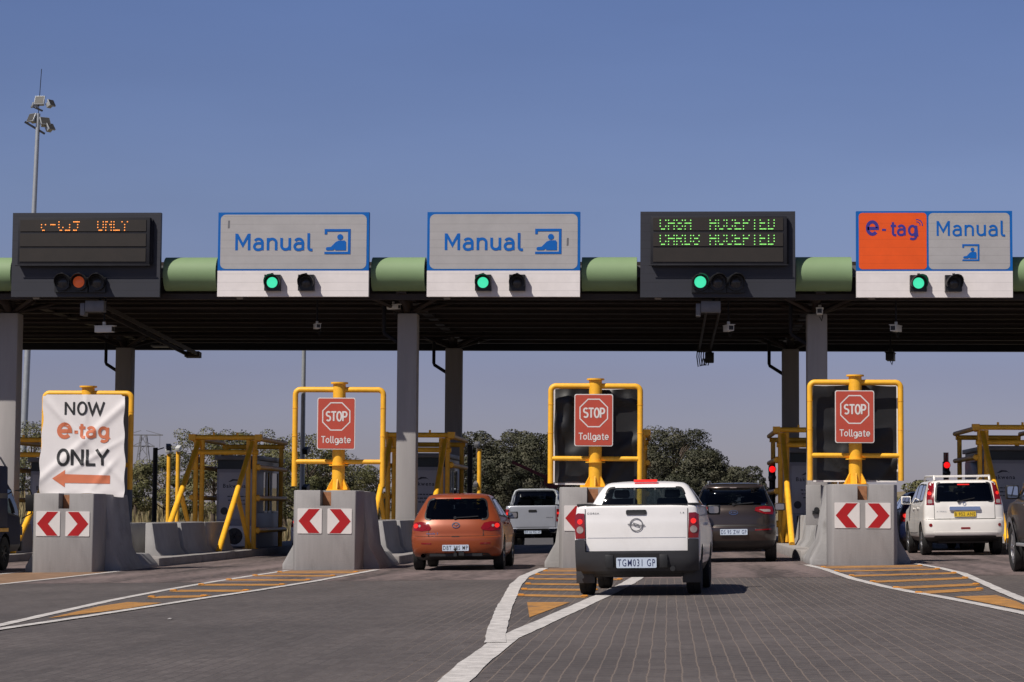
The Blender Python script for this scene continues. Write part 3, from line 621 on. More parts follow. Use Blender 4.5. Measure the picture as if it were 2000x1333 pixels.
b = Tx(); letters(b, 'NOW', -0.385, 0.395, 3.03, 0.25, bm_, 0.17, 0.006); b.build('black_lettering', M['banner_black'], cl, smooth=0)
b = Tx(); letters(b, 'ONLY', -0.52, 0.50, 2.045, 0.31, bm_, 0.18, 0.006); b.build('black_lettering', M['banner_black'], cl, smooth=0)
b = Tx(); letters(b, 'e', -0.53, -0.22, 2.575, 0.40, bm_, 0.19, 0.006); letters(b, '-', -0.19, -0.10, 2.59, 0.30, bm_, 0.2, 0.006); letters(b, 'tag', -0.08, 0.52, 2.585, 0.29, bm_, 0.20, 0.006); b.build('orange_lettering', M['banner_orange'], cl, smooth=0)
b = MB(); b.drape([(-0.59,1.785),(-0.34,1.955),(-0.34,1.87),(0.55,1.85),(0.55,1.69),(-0.34,1.70),(-0.34,1.615)], bm_, 0.006, 0.05, back=0); b.build('orange_arrow', M['banner_orange'], cl, smooth=60)

# ---------------------------------------------------------------- toll canopy
t = CAN = thing('toll_canopy', 'long dark toll plaza roof with green tube edge carried on square grey columns', 'canopy', (-4, 62, 0))
X0, X1 = -27.0, 21.5
EDGES = [(-15.75,-12.14),(-10.75,-7.12),(-5.73,-2.10),(-0.68,2.95),(4.37,7.98)]
b = MB(); b.box(X0, X1, 54.55, 70.9, 6.42, 6.47)
for k in range(120):                                            # ribs of the roof sheeting
    x = X0+0.2+k*0.405; b.box(x, x+0.06, 54.56, 70.88, 6.385, 6.419)
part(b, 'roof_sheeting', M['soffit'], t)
b = MB(); b.box(X0, X1, 54.3, 71.0, 6.62, 6.9); part(b, 'roof_top', M['grey_metal'], t)
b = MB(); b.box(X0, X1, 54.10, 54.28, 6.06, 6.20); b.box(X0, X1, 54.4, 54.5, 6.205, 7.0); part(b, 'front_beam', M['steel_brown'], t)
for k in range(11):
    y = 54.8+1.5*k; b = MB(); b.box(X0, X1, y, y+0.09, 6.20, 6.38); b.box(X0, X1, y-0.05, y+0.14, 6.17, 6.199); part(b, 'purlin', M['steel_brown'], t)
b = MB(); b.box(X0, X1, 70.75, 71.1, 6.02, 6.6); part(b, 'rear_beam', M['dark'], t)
gaps = [(-26.9, EDGES[0][0])]+[(EDGES[k][1], EDGES[k+1][0]) for k in range(4)]+[(EDGES[4][1], 9.4), (13.1, 21.4)]
for a, c in gaps:
    b = MB(); n = 40; b.lathe([(0.30, a+0.03), (0.405, a+0.03), (0.405, c-0.085), (0.30, c-0.085)], (0, 53.97, 6.655), 'x', 48); b.v = [(p[0], p[1], p[2]) for p in b.v]
    part(b, 'fascia_tube', M['green'], t, smooth=40)
for x in (ISL[0], ISL[2], ISL[4], 13.56):
    for y in (55.6, 67.6):
        b = MB(); h = 5.84; b.box(x-0.245, x+0.245, y-0.25, y+0.25, gz(x)+0.1, h)
        col = part(b, 'column', M['column'], t, bevel=0.035)
        b = MB(); b.cyl((x, y, h-0.02), (x, y, h+0.3), 0.10, 12); b.obox((x,y,h+0.02),(x,y,h+0.05),0.36,0.36)
        for sx in (-1, 1):
            for sy in (-1, 1): b.tube([(x+sx*0.06, y+sy*0.06, h+0.03), (x+sx*1.05, y+sy*1.15, 6.26)], 0.055, 10)
        b.tube([(x-0.02, y-0.1, h+0.05), (x-0.03, y-0.45, h+0.25), (x-0.08, y-1.1, 6.15)], 0.10, 12); b.box(x-0.28, x+0.18, y-1.35, y-0.95, 6.12, 6.2)
        for s in (-1, 1): b.prism([(0.13,0),(0.62,0.30),(0.62,0.36),(0.13,0.2)], lambda u, v, w: (x+s*u, y+w, h+v), -0.02, 0.02)
        part(b, 'column_bracket', M['steel_brown'], t, smooth=35)
        b = MB(); b.tube([(x-0.62, y+0.1, 6.35), (x-0.62, y+0.1, 5.42), (x-0.60, y+0.1, 5.36), (x-0.22, y+0.1, 5.12)], 0.05, 10); part(b, 'downpipe', M['dark'], t)
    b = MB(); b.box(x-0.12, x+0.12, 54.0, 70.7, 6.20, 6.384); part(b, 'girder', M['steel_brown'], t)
for y in (56.5, 61.0, 65.5):                                    # service pipes below the sheeting
    b = MB(); b.tube([(X0, y, 6.08), (X1, y, 6.08)], 0.05, 8); part(b, 'service_pipe', M['steel_brown'], t)

# ---------------------------------------------------------------- lane signs on the canopy edge
YF = 53.40
def zy(py): return 8.08-(py-414)*0.01222
def lamp(t, x, z, lens, square=True, r=0.128, yaw=0.0):
    b = MB()
    if square: b.box(x-0.19, x+0.19, YF-0.17, YF-0.008, z-0.19, z+0.19)
    else:
        b.cyl((x, YF-0.17, z), (x, YF-0.008, z), 0.205, 24); b.box(x-0.20, x+0.20, YF-0.1, YF-0.008, z-0.24, z+0.12)
    # visor: an open hood round the upper three quarters of the lens
    n = 22; V = []
    for i in range(n+1):
        a = R(-28+236*i/n); ln = 0.10+0.16*max(0, math.sin(a))**0.7 if math.sin(a) > 0 else 0.10
        for rr in (0.178, 0.190):
            V.append((x+rr*math.cos(a), YF-0.171, z+rr*math.sin(a))); V.append((x+rr*math.cos(a)+yaw*ln, YF-0.171-ln, z+rr*math.sin(a)))
    b.add(V, [q for i in range(n) for q in ((4*i, 4*i+4, 4*i+5, 4*i+1), (4*i+2, 4*i+3, 4*i+7, 4*i+6), (4*i+1, 4*i+5, 4*i+7, 4*i+3))])
    b.box(x-0.03, x+0.03, YF-0.2, YF-0.17, z+0.19, z+0.225)
    o = part(b, 'signal_lamp', M['black'], t, smooth=35)
    b = MB(); b.lathe([(0.0, -0.035), (0.08, -0.028), (r, 0.0)], (0,0,0), 'y', 28); b.v = [(p[0]+x, p[1]+YF-0.176, p[2]+z) for p in b.v]
    b.build('lens', M[lens], o, smooth=60)
    return o
def manual_sign(cx, x0, x1, label, lamp_px):
    t = thing('lane_sign', label, 'lane sign', (cx, YF, zy(579)), group='lane signs along the canopy edge')
    b = MB(); b.box(x0, x1, YF, YF+0.14, zy(579), zy(528.5)); part(b, 'lower_panel', M['white_plank'], t)
    b = MB(); b.box(x0, x1, YF, YF+0.14, zy(528.4), zy(414)); up = part(b, 'upper_panel', M['blue'], t)
    b = MB(); b.prism(rrect(x0+0.06, x1-0.06, zy(525), zy(418.3), 0.13), face(YF), -0.002, 0.004); b.build('grey_field', M['grey_plank'], up, smooth=0)
    for px, st in lamp_px: lamp(t, cx+px*0.01222, zy(553), st)
    return t, up
def px2(cx): return lambda px: cx+px*0.01222
mp = face(YF-0.006)
for cx, (x0, x1), label in ((-8.93, EDGES[1], 'white Manual lane sign with a blue border, the left one of two'), (-3.91, EDGES[2], 'white Manual lane sign with a blue border, just left of the green text display')):
    t, up = manual_sign(cx, x0, x1, label, ((-38.5, 'lens_green'), (27.5, 'lens_off')))
    b = MB(); letters(b, 'Manual', cx-115*0.01222, cx+36*0.01222, zy(488.5), 0.40, mp, 0.16, 0.001); b.build('lettering', M['blue_text'], up, smooth=0)
    b = MB(); booking(b, cx+61*0.01222, cx+112*0.01222, zy(496), zy(447), mp); b.build('pictogram', M['blue_text'], up, smooth=0)
    b = MB(); px, py = ((-128, 445) if cx < -6 else (124, 480)); b.prism([(cx+px*0.01222-0.025, zy(py)), (cx+px*0.01222+0.02, zy(py)), (cx+px*0.01222+0.025, zy(py-15)), (cx+px*0.01222-0.02, zy(py-15))], mp, 0, 0.0012); b.build('dent_mark', M['grey_metal'], up, smooth=0)  # dent in the panel drawn as a flat dark grey mark
cx = 6.17; x0, x1 = EDGES[4]
t = thing('lane_sign', 'half orange e-tag and half grey Manual lane sign at the right', 'lane sign', (cx, YF, zy(580)), group='lane signs along the canopy edge')
b = MB(); b.box(x0, x1, YF, YF+0.14, zy(580), zy(529.5)); part(b, 'lower_panel', M['white_plank'], t)
b = MB(); b.box(x0, x1, YF, YF+0.14, zy(529.4), zy(414)); up = part(b, 'upper_panel', M['blue'], t)
K = 0.0119
b = MB(); b.prism(rrect(x0+5*K, x0+137*K, zy(526), zy(417.5), 0.08), face(YF), -0.002, 0.004); b.build('orange_field', M['orange_plank'], up, smooth=0)
b = MB(); b.prism(rrect(x0+141*K, x1-5*K, zy(526), zy(418), 0.10), face(YF), -0.002, 0.004); b.build('grey_field', M['grey_plank'], up, smooth=0)
b = MB(); letters(b, 'e', x0+18*K, x0+44*K, zy(460.5), 0.47, mp, 0.165, 0.001); letters(b, '-', x0+48*K, x0+58*K, zy(460.5), 0.37, mp, 0.13, 0.001); letters(b, 'tag', x0+67*K, x0+119*K, zy(461), 0.34, mp, 0.165, 0.001)
for rr in (0.075, 0.13): b.ribbon(arc(x0+118*K, zy(441), rr, rr, 100, -10, 8), 0.022, mp, 0.001)
b.build('etag_lettering', M['purple_text'], up, smooth=0)
b = MB(); letters(b, 'Manual', x0+156*K, x0+288*K, zy(462), 0.35, mp, 0.14, 0.001); b.build('lettering', M['blue_text'], up, smooth=0)
b = MB(); booking(b, x0+206*K, x0+239*K, zy(510), zy(478), mp); b.build('pictogram', M['blue_text'], up, smooth=0)
for px, st in ((-32, 'lens_green'), (36, 'lens_off')): lamp(t, cx+px*K, zy(554), st, yaw=0.2)
F57 = {'C':'.###.#...##....#....#....#...#.###.','A':'.###.#...##...#######...##...##...#','S':'.###.#...##.....###.....##...#.###.','H':'#...##...##...#######...##...##...#','E':'######....#....####.#....#....#####','P':'####.#...##...#####.#....#....#....','T':'#####..#....#....#....#....#....#..','D':'####.#...##...##...##...##...#####.','R':'####.#...##...#####.#.#..#..#.#...#','O':'.###.#...##...##...##...##...#.###.','N':'#...###..##.#.##..###...##...##...#','L':'#....#....#....#....#....#....#####','Y':'#...##...#.#.#...#....#....#....#..','e':'...............#..#......#.....##..','-':'................#####...............'[:35],'t':'.#....#...###...#....#....#..#..##.','a':'..........###.....#.#####...#.####.','g':'.....#####...##...#.####....#.###..',' ':'.'*35}
def leds(b, text, x0, x1, z0, z1, y):
    # only part of the rows of each 5x7 character is lit at any instant
    rows = (1, 3, 5, 6); nchar = len(text); px = (x1-x0)/(nchar*6-1); r = 0.0150
    for ci, c in enumerate(text):
        for ri, row in enumerate(rows):
            for q in range(5):
                if F57[c][row*5+q] == '#':
                    x = x0+(ci*6+q)*px; z = z1-(z1-z0)*ri/3
                    b.lathe([(0.0, y-0.012), (r*0.8, y-0.009), (r, y)], (x, 0, z), 'y', 7)
def vms(cx, x0, x1, label, disp, rows, texts, lamps, led):
    t = thing('message_sign', label, 'message sign', (cx, YF, zy(580)), group='lane signs along the canopy edge')
    b = MB(); b.box(x0, x1, YF, YF+0.14, zy(580), zy(414)); part(b, 'panel', M['dark_plank'], t)
    a0, a1 = disp; b = MB(); b.box(a0, a1, YF-0.17, YF-0.004, zy(519), zy(425)); b.box(a0-0.05, a1+0.03, YF-0.19, YF-0.172, zy(520.5), zy(518)); b.box(a0-0.01, a1+0.05, YF-0.09, YF-0.003, zy(516), zy(428))
    d = part(b, 'display', M['dark'], t, bevel=0.008)
    for r0, r1 in rows:
        b = MB(); b.box(a0+0.05, a1-0.09, YF-0.185, YF-0.171, zy(r1), zy(r0)); b.build('louvre_row', M['louvre'], d)
    b = MB()
    for tx, c0, c1, p0, p1 in texts: leds(b, tx, c0, c1, zy(p1), zy(p0), YF-0.188)
    part(b, 'led_text', M[led], t, smooth=0)
    for x, st in lamps: lamp(t, x, zy(552), st, False, 0.138, 0.15)
E1, E4 = EDGES[0], EDGES[3]; s1 = (E1[1]-E1[0])/290; s4 = (E4[1]-E4[0])/302
f1 = lambda p: E1[0]+(p-25)*s1; f4 = lambda p: E4[0]+(p-1251)*s4
vms((E1[0]+E1[1])/2, *E1, 'dark message sign with orange text and an amber lamp at the left', (f1(40), f1(297)), ((430,452.5),(457,482),(486,512)), (('e-tag  ONLY', f1(86), f1(256), 434, 450.5),), ((f1(128),'lens_off'),(f1(160.5),'lens_amber'),(f1(195),'lens_off')), 'led_amber')
vms((E4[0]+E4[1])/2, *E4, 'dark message sign with two rows of green text', (f4(1272), f4(1536)), ((428,452.5),(457,483),(486,513)), (('CASH  ACCEPTED', f4(1290), f4(1514), 433, 450), ('CARDS ACCEPTED', f4(1290), f4(1514), 462.5, 479.5)), ((f4(1368),'lens_green'),(f4(1402),'lens_off'),(f4(1437),'lens_off')), 'led_green')

# ---------------------------------------------------------------- things hanging under the canopy
def camera_unit(name, label, x, y, ztop, z, aim, white=True, s=1.0, group=None):
    t = thing(name, label, 'camera', (x, y, ztop), group=group); d = z-ztop
    b = MB(); b.tube([(0,0,0), (0,0,d+0.10)], 0.022, 8); b.build('drop_pole', M['dark'], t)
    b = MB(); b.box(-0.075*s, 0.075*s, -0.22*s, 0.20*s, d-0.075*s, d+0.06*s); b.box(-0.09*s, 0.09*s, -0.27*s, 0.21*s, d+0.062*s, d+0.078*s); b.cyl((0,0,d+0.07*s),(0,0,d+0.16*s),0.04*s,10)
    o = b.build('housing', M['cam_white'] if white else M['black'], t, bevel=0.008); o.rotation_euler = (0, 0, R(aim))
    b = MB(); b.box(-0.055*s, 0.055*s, -0.226*s, -0.221*s, d-0.055*s, d+0.045*s); b.build('camera_window', M['black'], o)
    b = MB(); b.tube([(0.03,0.1,d+0.05), (0.08,0.12,d-0.1), (0.05,0.1,d-0.22), (0.0,0.06,d-0.12)], 0.012, 6); b.build('cable', M['trim'], t)
    return t
G_ = 'cameras hanging under the canopy'
camera_unit('overhead_camera', 'small white camera hanging under the left Manual sign', -8.62, 55.2, 6.2, 5.50, 20, True, 0.8, group=G_)
camera_unit('overhead_camera', 'white camera with looped cable hanging under the green text display', 1.42, 54.6, 6.2, 5.42, 15, group=G_)
camera_unit('overhead_camera', 'white camera hanging under the e-tag sign', 5.40, 54.6, 6.2, 5.42, -25, group=G_)
camera_unit('overhead_camera', 'black device hanging at the rear roof edge below the e-tag sign', 6.22, 64.5, 6.2, 5.42, -10, False, 1.5, group=G_)
camera_unit('overhead_camera', 'grey camera hanging below the box under the orange text display', -13.72, 54.4, 5.75, 5.36, 75, True, 1.1, group=G_)
camera_unit('overhead_camera', 'white camera fixed above the front column between the two Manual signs', -6.74, 55.2, 6.2, 5.98, 60, True, 0.8, group=G_)
camera_unit('overhead_camera', 'white camera fixed above the front column left of the e-tag sign', 3.62, 55.0, 6.2, 5.86, -5, group=G_)
def arm(label, x, y1, z1, extra):
    t = thing('antenna_arm', label, 'antenna arm', (x, 53.9, 5.85), group='antenna arms under the canopy')
    b = MB()
    for s in (-0.16, 0.16): b.obox((s,0,0), (s,y1-53.9,z1-5.85), 0.05, 0.10)
    b.obox((0,y1-53.9-0.05,z1-5.85), (0,y1-53.9+0.35,z1-5.87), 0.42, 0.16); b.build('rails', M['steel_brown'], t)
    b = MB(); b.box(-0.30,0.16,-0.25,0.0,-0.13,0.14); b.box(-0.42,-0.31,-0.25,0.1,-0.22,0.08); b.build('control_box', M['grey_metal'], t, bevel=0.01)
    b = MB(); b.box(-0.03,0.03,0.0,0.06,0.1,0.32); b.box(0.12,0.16,0.0,0.06,0.1,0.32); b.build('hanger', M['dark'], t)
    if extra:
        b = MB(); d = y1-53.9; zz = z1-5.85; b.box(0.0,0.26,d,d+0.3,zz-0.42,zz-0.12); b.cyl((0.13,d+.1,zz-0.12),(0.13,d+.1,zz),0.06,10); b.build('antenna', M['black'], t, bevel=0.02)
        b = MB()
        for q in (-0.22,-0.16,-0.10,-0.03): b.tube([(q,d,zz-0.02),(q-0.02,d,zz-0.25),(q+0.02,d,zz-0.48+q*0.3),(q+0.12,d,zz-0.50),(q+0.16,d,zz-0.3)], 0.016, 6)
        b.build('cable_loop', M['black'], t)
arm('grey box with a long sloping twin rail arm under the orange text display', -13.71, 64.6, 5.46, False)
arm('twin rail arm with a hanging black antenna and cable loops under the green text display', 1.05, 66.6, 5.80, True)
for x, y, lab in ((-15.9,70.2,'left of the banner'),(-6.0,68.4,'near the rear column behind the orange car'),(4.2,68.4,'near the rear column right of the brown car')):
    t = thing('roof_light', 'flat shallow lamp fixed under the canopy '+lab, 'lamp', (x, y, 6.3), group='flat lamps under the canopy')
    b = MB(); b.box(-0.28,0.28,-0.15,0.15,-0.24,-0.18); b.cyl((0,0,-0.18),(0,0,0.0),0.03,8); b.build('body', M['grey_metal'], t, bevel=0.01)
    b = MB(); b.box(-0.25,0.25,-0.12,0.12,-0.246,-0.241); b.build('diffuser', M['cam_white'], t)

# ---------------------------------------------------------------- booths and their crash frames
def booth():
    t = thing('toll_booth', 'x', 'toll booth'); y0, y1, xl, xr, h = 59.3-58, 63.2-58, -0.47, 0.60, 2.34
    b = MB(); b.box(xl, xr, y0, y1, 0, 0.92); b.box(xl, xr, y0, y0+0.9, 0.921, 2.06); b.box(xl, xr, y1-0.6, y1, 0.921, 2.06); b.box(xl,xl+0.08,y0+0.9,y1-0.6,0.921,2.06) 
    b.build('walls', M['booth'], t, bevel=0.01)
    b = MB(); b.box(xl+0.01, xr-0.01, y0+0.01, y1-0.01, 2.061, 2.30); b.build('roof_band', M['booth_dark'], t)
    b = MB(); b.box(xl-0.06, xr+0.06, y0-0.08, y1+0.08, 2.301, 2.42); b.build('roof', M['grey_metal'], t, bevel=0.015)
    for ya, yb in ((y0+0.92, y0+1.5), (y0+1.54, y0+2.2), (y0+2.24, y1-0.62)):
        b = MB()
        for q in (ya, yb-0.05): b.box(xr-0.05, xr, q, q+0.05, 0.921, 2.06)
        b.box(xr-0.05, xr, ya+0.05, yb-0.05, 2.0, 2.06); b.box(xr-0.05, xr+0.02, ya+0.05, yb-0.05, 0.921, 0.97)
        f = b.build('window_frame', M['galv'], t); b = MB(); b.box(xr-0.03, xr-0.022, ya+0.05, yb-0.05, 0.971, 2.0); b.build('pane', M['glass'], f)
    b = MB(); b.box(xl+0.06, xr-0.05, y0-0.02, y0-0.002, 0.74, 1.97); nb = b.build('notice_board', M['poster'], t, bevel=0.004)
    b = MB(); mpp = face(y0-0.02); b.prism([(-0.17,1.72),(-0.05,1.80),(0.08,1.79),(0.17,1.72),(0.10,1.755),(-0.02,1.755),(-0.09,1.73)], mpp, 0, 0.004)
    for zz, a, c in ((1.33,-0.18,0.36),(1.23,-0.16,0.36),(1.13,-0.12,0.34)):
        x = a
        while x < c: l = 0.05+0.05*((x*37) % 1); b.box(x, min(c, x+l), y0-0.024, y0-0.0205, zz, zz+0.028); x += l+0.02
    b.prism([(-0.26+0.10*math.cos(R(q)), 0.96+0.10*math.sin(R(q))) for q in range(0,360,20)], mpp, 0, 0.003); b.build('print', M['print'], nb, smooth=0)
    font_text('Bakwena', 0.105, 0.60, mpp, M['print'], 'operator_name', nb, 0.004, (0.0, 1.62), 0.02)
    b = MB(); b.box(-0.28,-0.10,y0-0.012,y0-0.002,0.50,0.68); b.build('control_panel', M['black'], t)
    b = MB(); b.box(0.42,0.58,y0+0.05,y0+0.4,0.921,0.93); 
    return t
def aircon():
    t = thing('air_conditioner', 'x', 'air conditioner'); b = MB(); b.box(-0.36,0.36,-0.15,0.15,0.05,0.58); b.build('casing', M['cam_white'], t, bevel=0.02)
    b = MB(); b.lathe([(0.03,-0.165),(0.20,-0.165),(0.215,-0.15)], (-0.10,0,0.31), 'y', 24)
    for k in range(6): b.cyl((-0.10,-0.17,0.31),(-0.10+0.2*math.cos(R(60*k)),-0.17,0.31+0.2*math.sin(R(60*k))),0.008,6)
    b.build('fan_grille', M['black'], t)
    b = MB(); b.box(-0.3,-0.22,-0.12,0.12,0,0.05); b.box(0.22,0.3,-0.12,0.12,0,0.05); b.build('feet', M['dark'], t)
    return t
def crash_frame():
    t = thing('crash_frame', 'x', 'pipe frame'); r = 0.062; D = 4.0
    for x in (-0.765, -0.60, 0.60, 0.765):
        b = MB(); b.tube([(x,0,0),(x,0,2.78)], r, 12); b.cyl((x,0,0),(x,0,0.02),0.12,12); b.build('post', M['yellow'], t, smooth=35)
    for x in (-0.765, 0.765):
        b = MB(); b.tube([(x,D,0),(x,D,2.78)], r, 12); b.build('post', M['yellow'], t, smooth=35)
    for y, z in ((0.0,2.85),(-0.02,2.47),(D,2.72)):
        b = MB(); b.tube([(-0.86,y,z),(0.86,y,z)], r*1.05, 12)
        if z > 2.8:
            for x in (-0.86, 0.86): b.box(x-0.09, x+0.09, -0.09, 0.09, 2.78, 2.93)
            b.box(0.28,0.33,-0.03,0.03,2.9,2.98); b.box(-0.33,-0.28,-0.03,0.03,2.9,2.98)
        b.build('cross_rail', M['yellow'], t, smooth=35)
    for z in (2.82, 2.09, 1.30, 0.47):
        for s in (-1, 1):
            b = MB(); b.tube([(s*0.87,-0.03,z),(s*0.87,D+0.1,z)], r, 12); b.cyl((s*0.76,0.12,z),(s*0.88,0.12,z),0.085,12); b.build('side_rail', M['yellow'], t, smooth=35)
    for s in (-1, 1):
        b = MB(); b.tube([(s*0.70,-0.02,2.72),(s*0.70,-4.2,0.02)], 0.07, 12); b.build('raking_strut', M['yellow'], t, smooth=35)
        b = MB(); b.tube([(s*0.705,-2.05,1.42),(s*0.72,-0.25,0.0)], 0.06, 12); b.build('back_strut', M['yellow'], t, smooth=35)
    return t
bt, ac, cf = booth(), aircon(), crash_frame()
for i, x in enumerate(ISL):
    for src, lab, cat, grp, loc in ((bt, 'dark grey toll booth with a notice board, ', 'toll booth', 'toll booths on the islands', (x, 58, gz(x)+0.2)), (ac, 'white air conditioner at the foot of the booth, ', 'air conditioner', 'air conditioners before the booths', (x+0.25, 58.75, gz(x)+0.2)), (cf, 'yellow pipe crash frame around the booth, ', 'pipe frame', 'yellow crash frames around the booths', (x, 58, gz(x)+0.2))):
        o = src if i == 0 else dup(src); o.location = loc; tag(o, lab+WHICH[i], cat, grp)

# ---------------------------------------------------------------- signals, posts, booms, masts
def lane_signal(x, y, zc, label):
    t = thing('lane_signal', label, 'traffic light', (x, y, gz(x)+0.2), group='small red lane exit signals'); z = zc-t.location.z
    b = MB(); b.tube([(0,0,0),(0,0,z+0.12)], 0.075, 12); b.build('post', M['black'], t)
    b = MB(); b.box(-0.09,0.09,-0.06,0.1,z-0.32,z+0.10)
    for q in (z, z-0.22): b.cyl((0,-0.18,q),(0,-0.02,q),0.105,20)
    h = b.build('signal_head', M['black'], t, bevel=0.01)
    for q, m in ((z,'lens_red'),(z-0.22,'lens_off')): b = MB(); b.lathe([(0,-0.20),(0.05,-0.196),(0.088,-0.183)], (0,0,q), 'y', 20); b.build('lens', M[m], h, smooth=60)
    return t
lane_signal(2.77, 61.7, 2.18, 'small signal with a round red light right of the brown car')
t = lane_signal(7.77, 64.7, 2.38, 'small signal with a red light seen above the roof of the white estate car')
b = MB(); b.cyl((0,0,2.12),(0,0,2.40),0.075,14); b.build('beacon', M['tail'], t)
def camera_post(x, y, zt, label, m, cams, g='posts with small cameras behind the booths'):
    t = thing('camera_post', label, 'camera post', (x, y, gz(x)+(0.2 if y < 72 else 0)), group=g); h = zt-t.location.z
    b = MB(); b.tube([(0,0,0),(0,0,h)], 0.075, 12); b.cyl((0,0,0),(0,0,0.02),0.15,12); b.build('post', M[m], t, smooth=35)
    for dx, dz, wm in cams:
        dz += h; b = MB(); b.tube([(0,0,dz-0.03),(dx*0.6,-0.02,dz+0.05)], 0.02, 6); b.obox((dx,-0.16,dz+0.02),(dx*0.8,0.18,dz+0.12),0.15,0.13); c = b.build('camera', M[wm], t, bevel=0.01)
    return t
camera_post(-15.68, 68.8, 2.87, 'dark post with a camera left of two yellow posts behind the banner island', 'steel_brown', [(0.45,-0.05,'grey_metal')])
camera_post(-16.85, 76.0, 2.86, 'left yellow post with a white camera on top, behind the banner island barriers', 'yellow', [(-0.02,0.05,'cam_white')])
camera_post(-16.80, 77.2, 2.96, 'right yellow post with a white camera on top, behind the banner island barriers', 'yellow', [(0.0,0.05,'cam_white')])
camera_post(-5.69, 65.1, 2.89, 'dark post with a small white camera above the orange car', 'steel_brown', [(-0.22,-0.05,'cam_white')])
camera_post(-6.41, 77.0, 3.10, 'yellow post with two cameras between the orange car and the silver pickup', 'yellow', [(-0.1,0.08,'grey_metal'),(-0.12,-1.25,'grey_metal')])
t = thing('lamp_pole', 'slim grey pole with two small cameras behind the stop sign over open sky', 'pole', (-11.72, 72.4, gz(-11.7)))
b = MB(); b.tube([(0,0,0),(0,0,9.6)], 0.085, 12, r2=0.06); b.build('pole', M['galv'], t)
for dz in (3.05, 1.85): b = MB(); b.obox((0.12,-0.3,dz),(0.16,0.05,dz+0.1),0.17,0.16); b.cyl((0,0,dz),(0.14,-0.1,dz),0.03,8); b.build('camera', M['black'], t)
def boom(x, y, s, label, ang=24):
    t = thing('boom_gate', label, 'boom gate', (x, y, gz(x)+0.2), group='boom gates behind the booths'); b = MB(); b.box(-0.16,0.16,-0.14,0.14,0,1.1); b.build('cabinet', M['yellow'], t, bevel=0.02)
    c, s_ = math.cos(R(ang))*s, math.sin(R(ang)); b = MB(); b.obox((0,-0.18,1.25),(2.4*c,-0.18,1.25+2.4*s_),0.05,0.09); b.build('arm', mat('boom_red', (0.20,0.012,0.018), 0.5) if 'boom_red' not in bpy.data.materials else bpy.data.materials['boom_red'], t)
    b = MB(); b.prism([(1.15*c+0.26*math.cos(R(22.5+45*k)), 1.25+1.15*s_+0.26*math.sin(R(22.5+45*k))) for k in range(8)], face(-0.21), 0, 0.015); b.build('stop_disc', bpy.data.materials['boom_red'], t, smooth=0)
boom(-2.2, 64.0, -1, 'boom gate with a raised dark red arm and octagon beyond the silver pickup')
x = ISL[4]
t = thing('roadside_cabinet', 'small grey cabinet with a lock and red orange strap beside the right chevron block', 'cabinet', (x-0.62, 44.6, gz(x)))
b = MB(); b.box(-0.30,0.02,0,0.05,0.72,1.50); b.box(-0.24,0.0,0.051,0.5,0.75,1.45); b.build('casing', M['concrete'], t, bevel=0.008)
b = MB(); b.cyl((-0.10,-0.08,1.02),(-0.10,0.0,1.02),0.05,12); b.box(-0.18,-0.06,-0.05,0.0,0.93,1.0); b.build('lock', M['black'], t)
b = MB(); b.add([(-0.02,-0.06,1.06),(0.10,-0.06,1.06),(0.06,-0.10,0.62),(0.0,-0.1,0.60)], [(0,1,2,3)]); b.build('brown_plate', M['wood'], t, smooth=0)
b = MB(); V = []
for i in range(9):
    q = i/8; V += [(0.06-0.16*q, -0.12-0.22*q, 0.72-0.46*q), (0.12-0.20*q-0.02*math.sin(q*6), -0.10-0.22*q, 0.68-0.46*q)]
b.add(V, [(2*i,2*i+1,2*i+3,2*i+2) for i in range(8)]); b.build('strap', M['flap'], t)
# floodlight mast
t = thing('floodlight_mast', 'tall grey mast with floodlights and an aerial at the far left', 'floodlight mast', (-34.6, 120, ground_z(-34.6, 120)))
zb = t.location.z; q = lambda x, z: (x+34.6, 0, z-zb)
b = MB(); b.tube([(0,0,0), q(-34.12, 22.3)], 0.20, 14, r2=0.11); b.build('mast', M['galv'], t)
b = MB(); b.tube([q(-34.12,22.3), q(-34.0,24.75)], 0.02, 6); b.build('aerial', M['dark'], t)
b = MB(); b.obox(q(-34.85,21.85), q(-33.75,21.2), 0.10, 0.12); b.obox(q(-34.5,22.72), q(-33.9,22.45), 0.10, 0.10); b.build('crossarm', M['dark'], t)
for xx, z, a, e, s in ((-34.45,22.05,-35,-25,0.62),(-33.75,21.85,35,-35,0.62),(-33.45,21.55,55,-35,0.5),(-34.05,23.0,-5,-20,0.62),(-33.45,22.85,60,-30,0.48),(-34.4,22.75,-70,-20,0.35)):
    b = MB(); b.prism([(-s*.45,-s*.42),(s*.45,-s*.42),(s*.45,s*.42),(-s*.45,s*.42)], face(0), 0, 0.10); b.prism([(-s*.3,-s*.28),(s*.3,-s*.28),(s*.3,s*.28),(-s*.3,s*.28)], face(0), -0.26, -0.001)
    o = b.build('floodlight', M['galv'], t, bevel=0.02, loc=q(xx, z)); o.rotation_euler = (R(e), 0, R(a))
    b = MB(); b.prism([(-s*.4,-s*.37),(s*.4,-s*.37),(s*.4,s*.37),(-s*.4,s*.37)], face(0), 0.101, 0.108); b.build('lamp_glass', M['hub_dark'], o)
for x, y, z, lab in ((-0.28,230,5.71,'left of three far street lamps above the white pickup'),(2.19,230,5.05,'middle one of three far street lamps, above the brown car'),(4.86,235,4.65,'right one of three far street lamps, near the red signal')):
    t = thing('street_lamp', lab, 'street lamp', (x, y, 0), group='far street lamps'); b = MB(); b.tube([(0,0,0),(0,0,z-0.1),(0.15,0,z),(0.9,0,z+0.12)], 0.09, 8); b.build('pole', M['galv'], t)
    b = MB(); b.obox((0.6,0,z+0.10),(1.4,0,z+0.2),0.3,0.16); b.build('lamp_head', M['cam_white'], t)
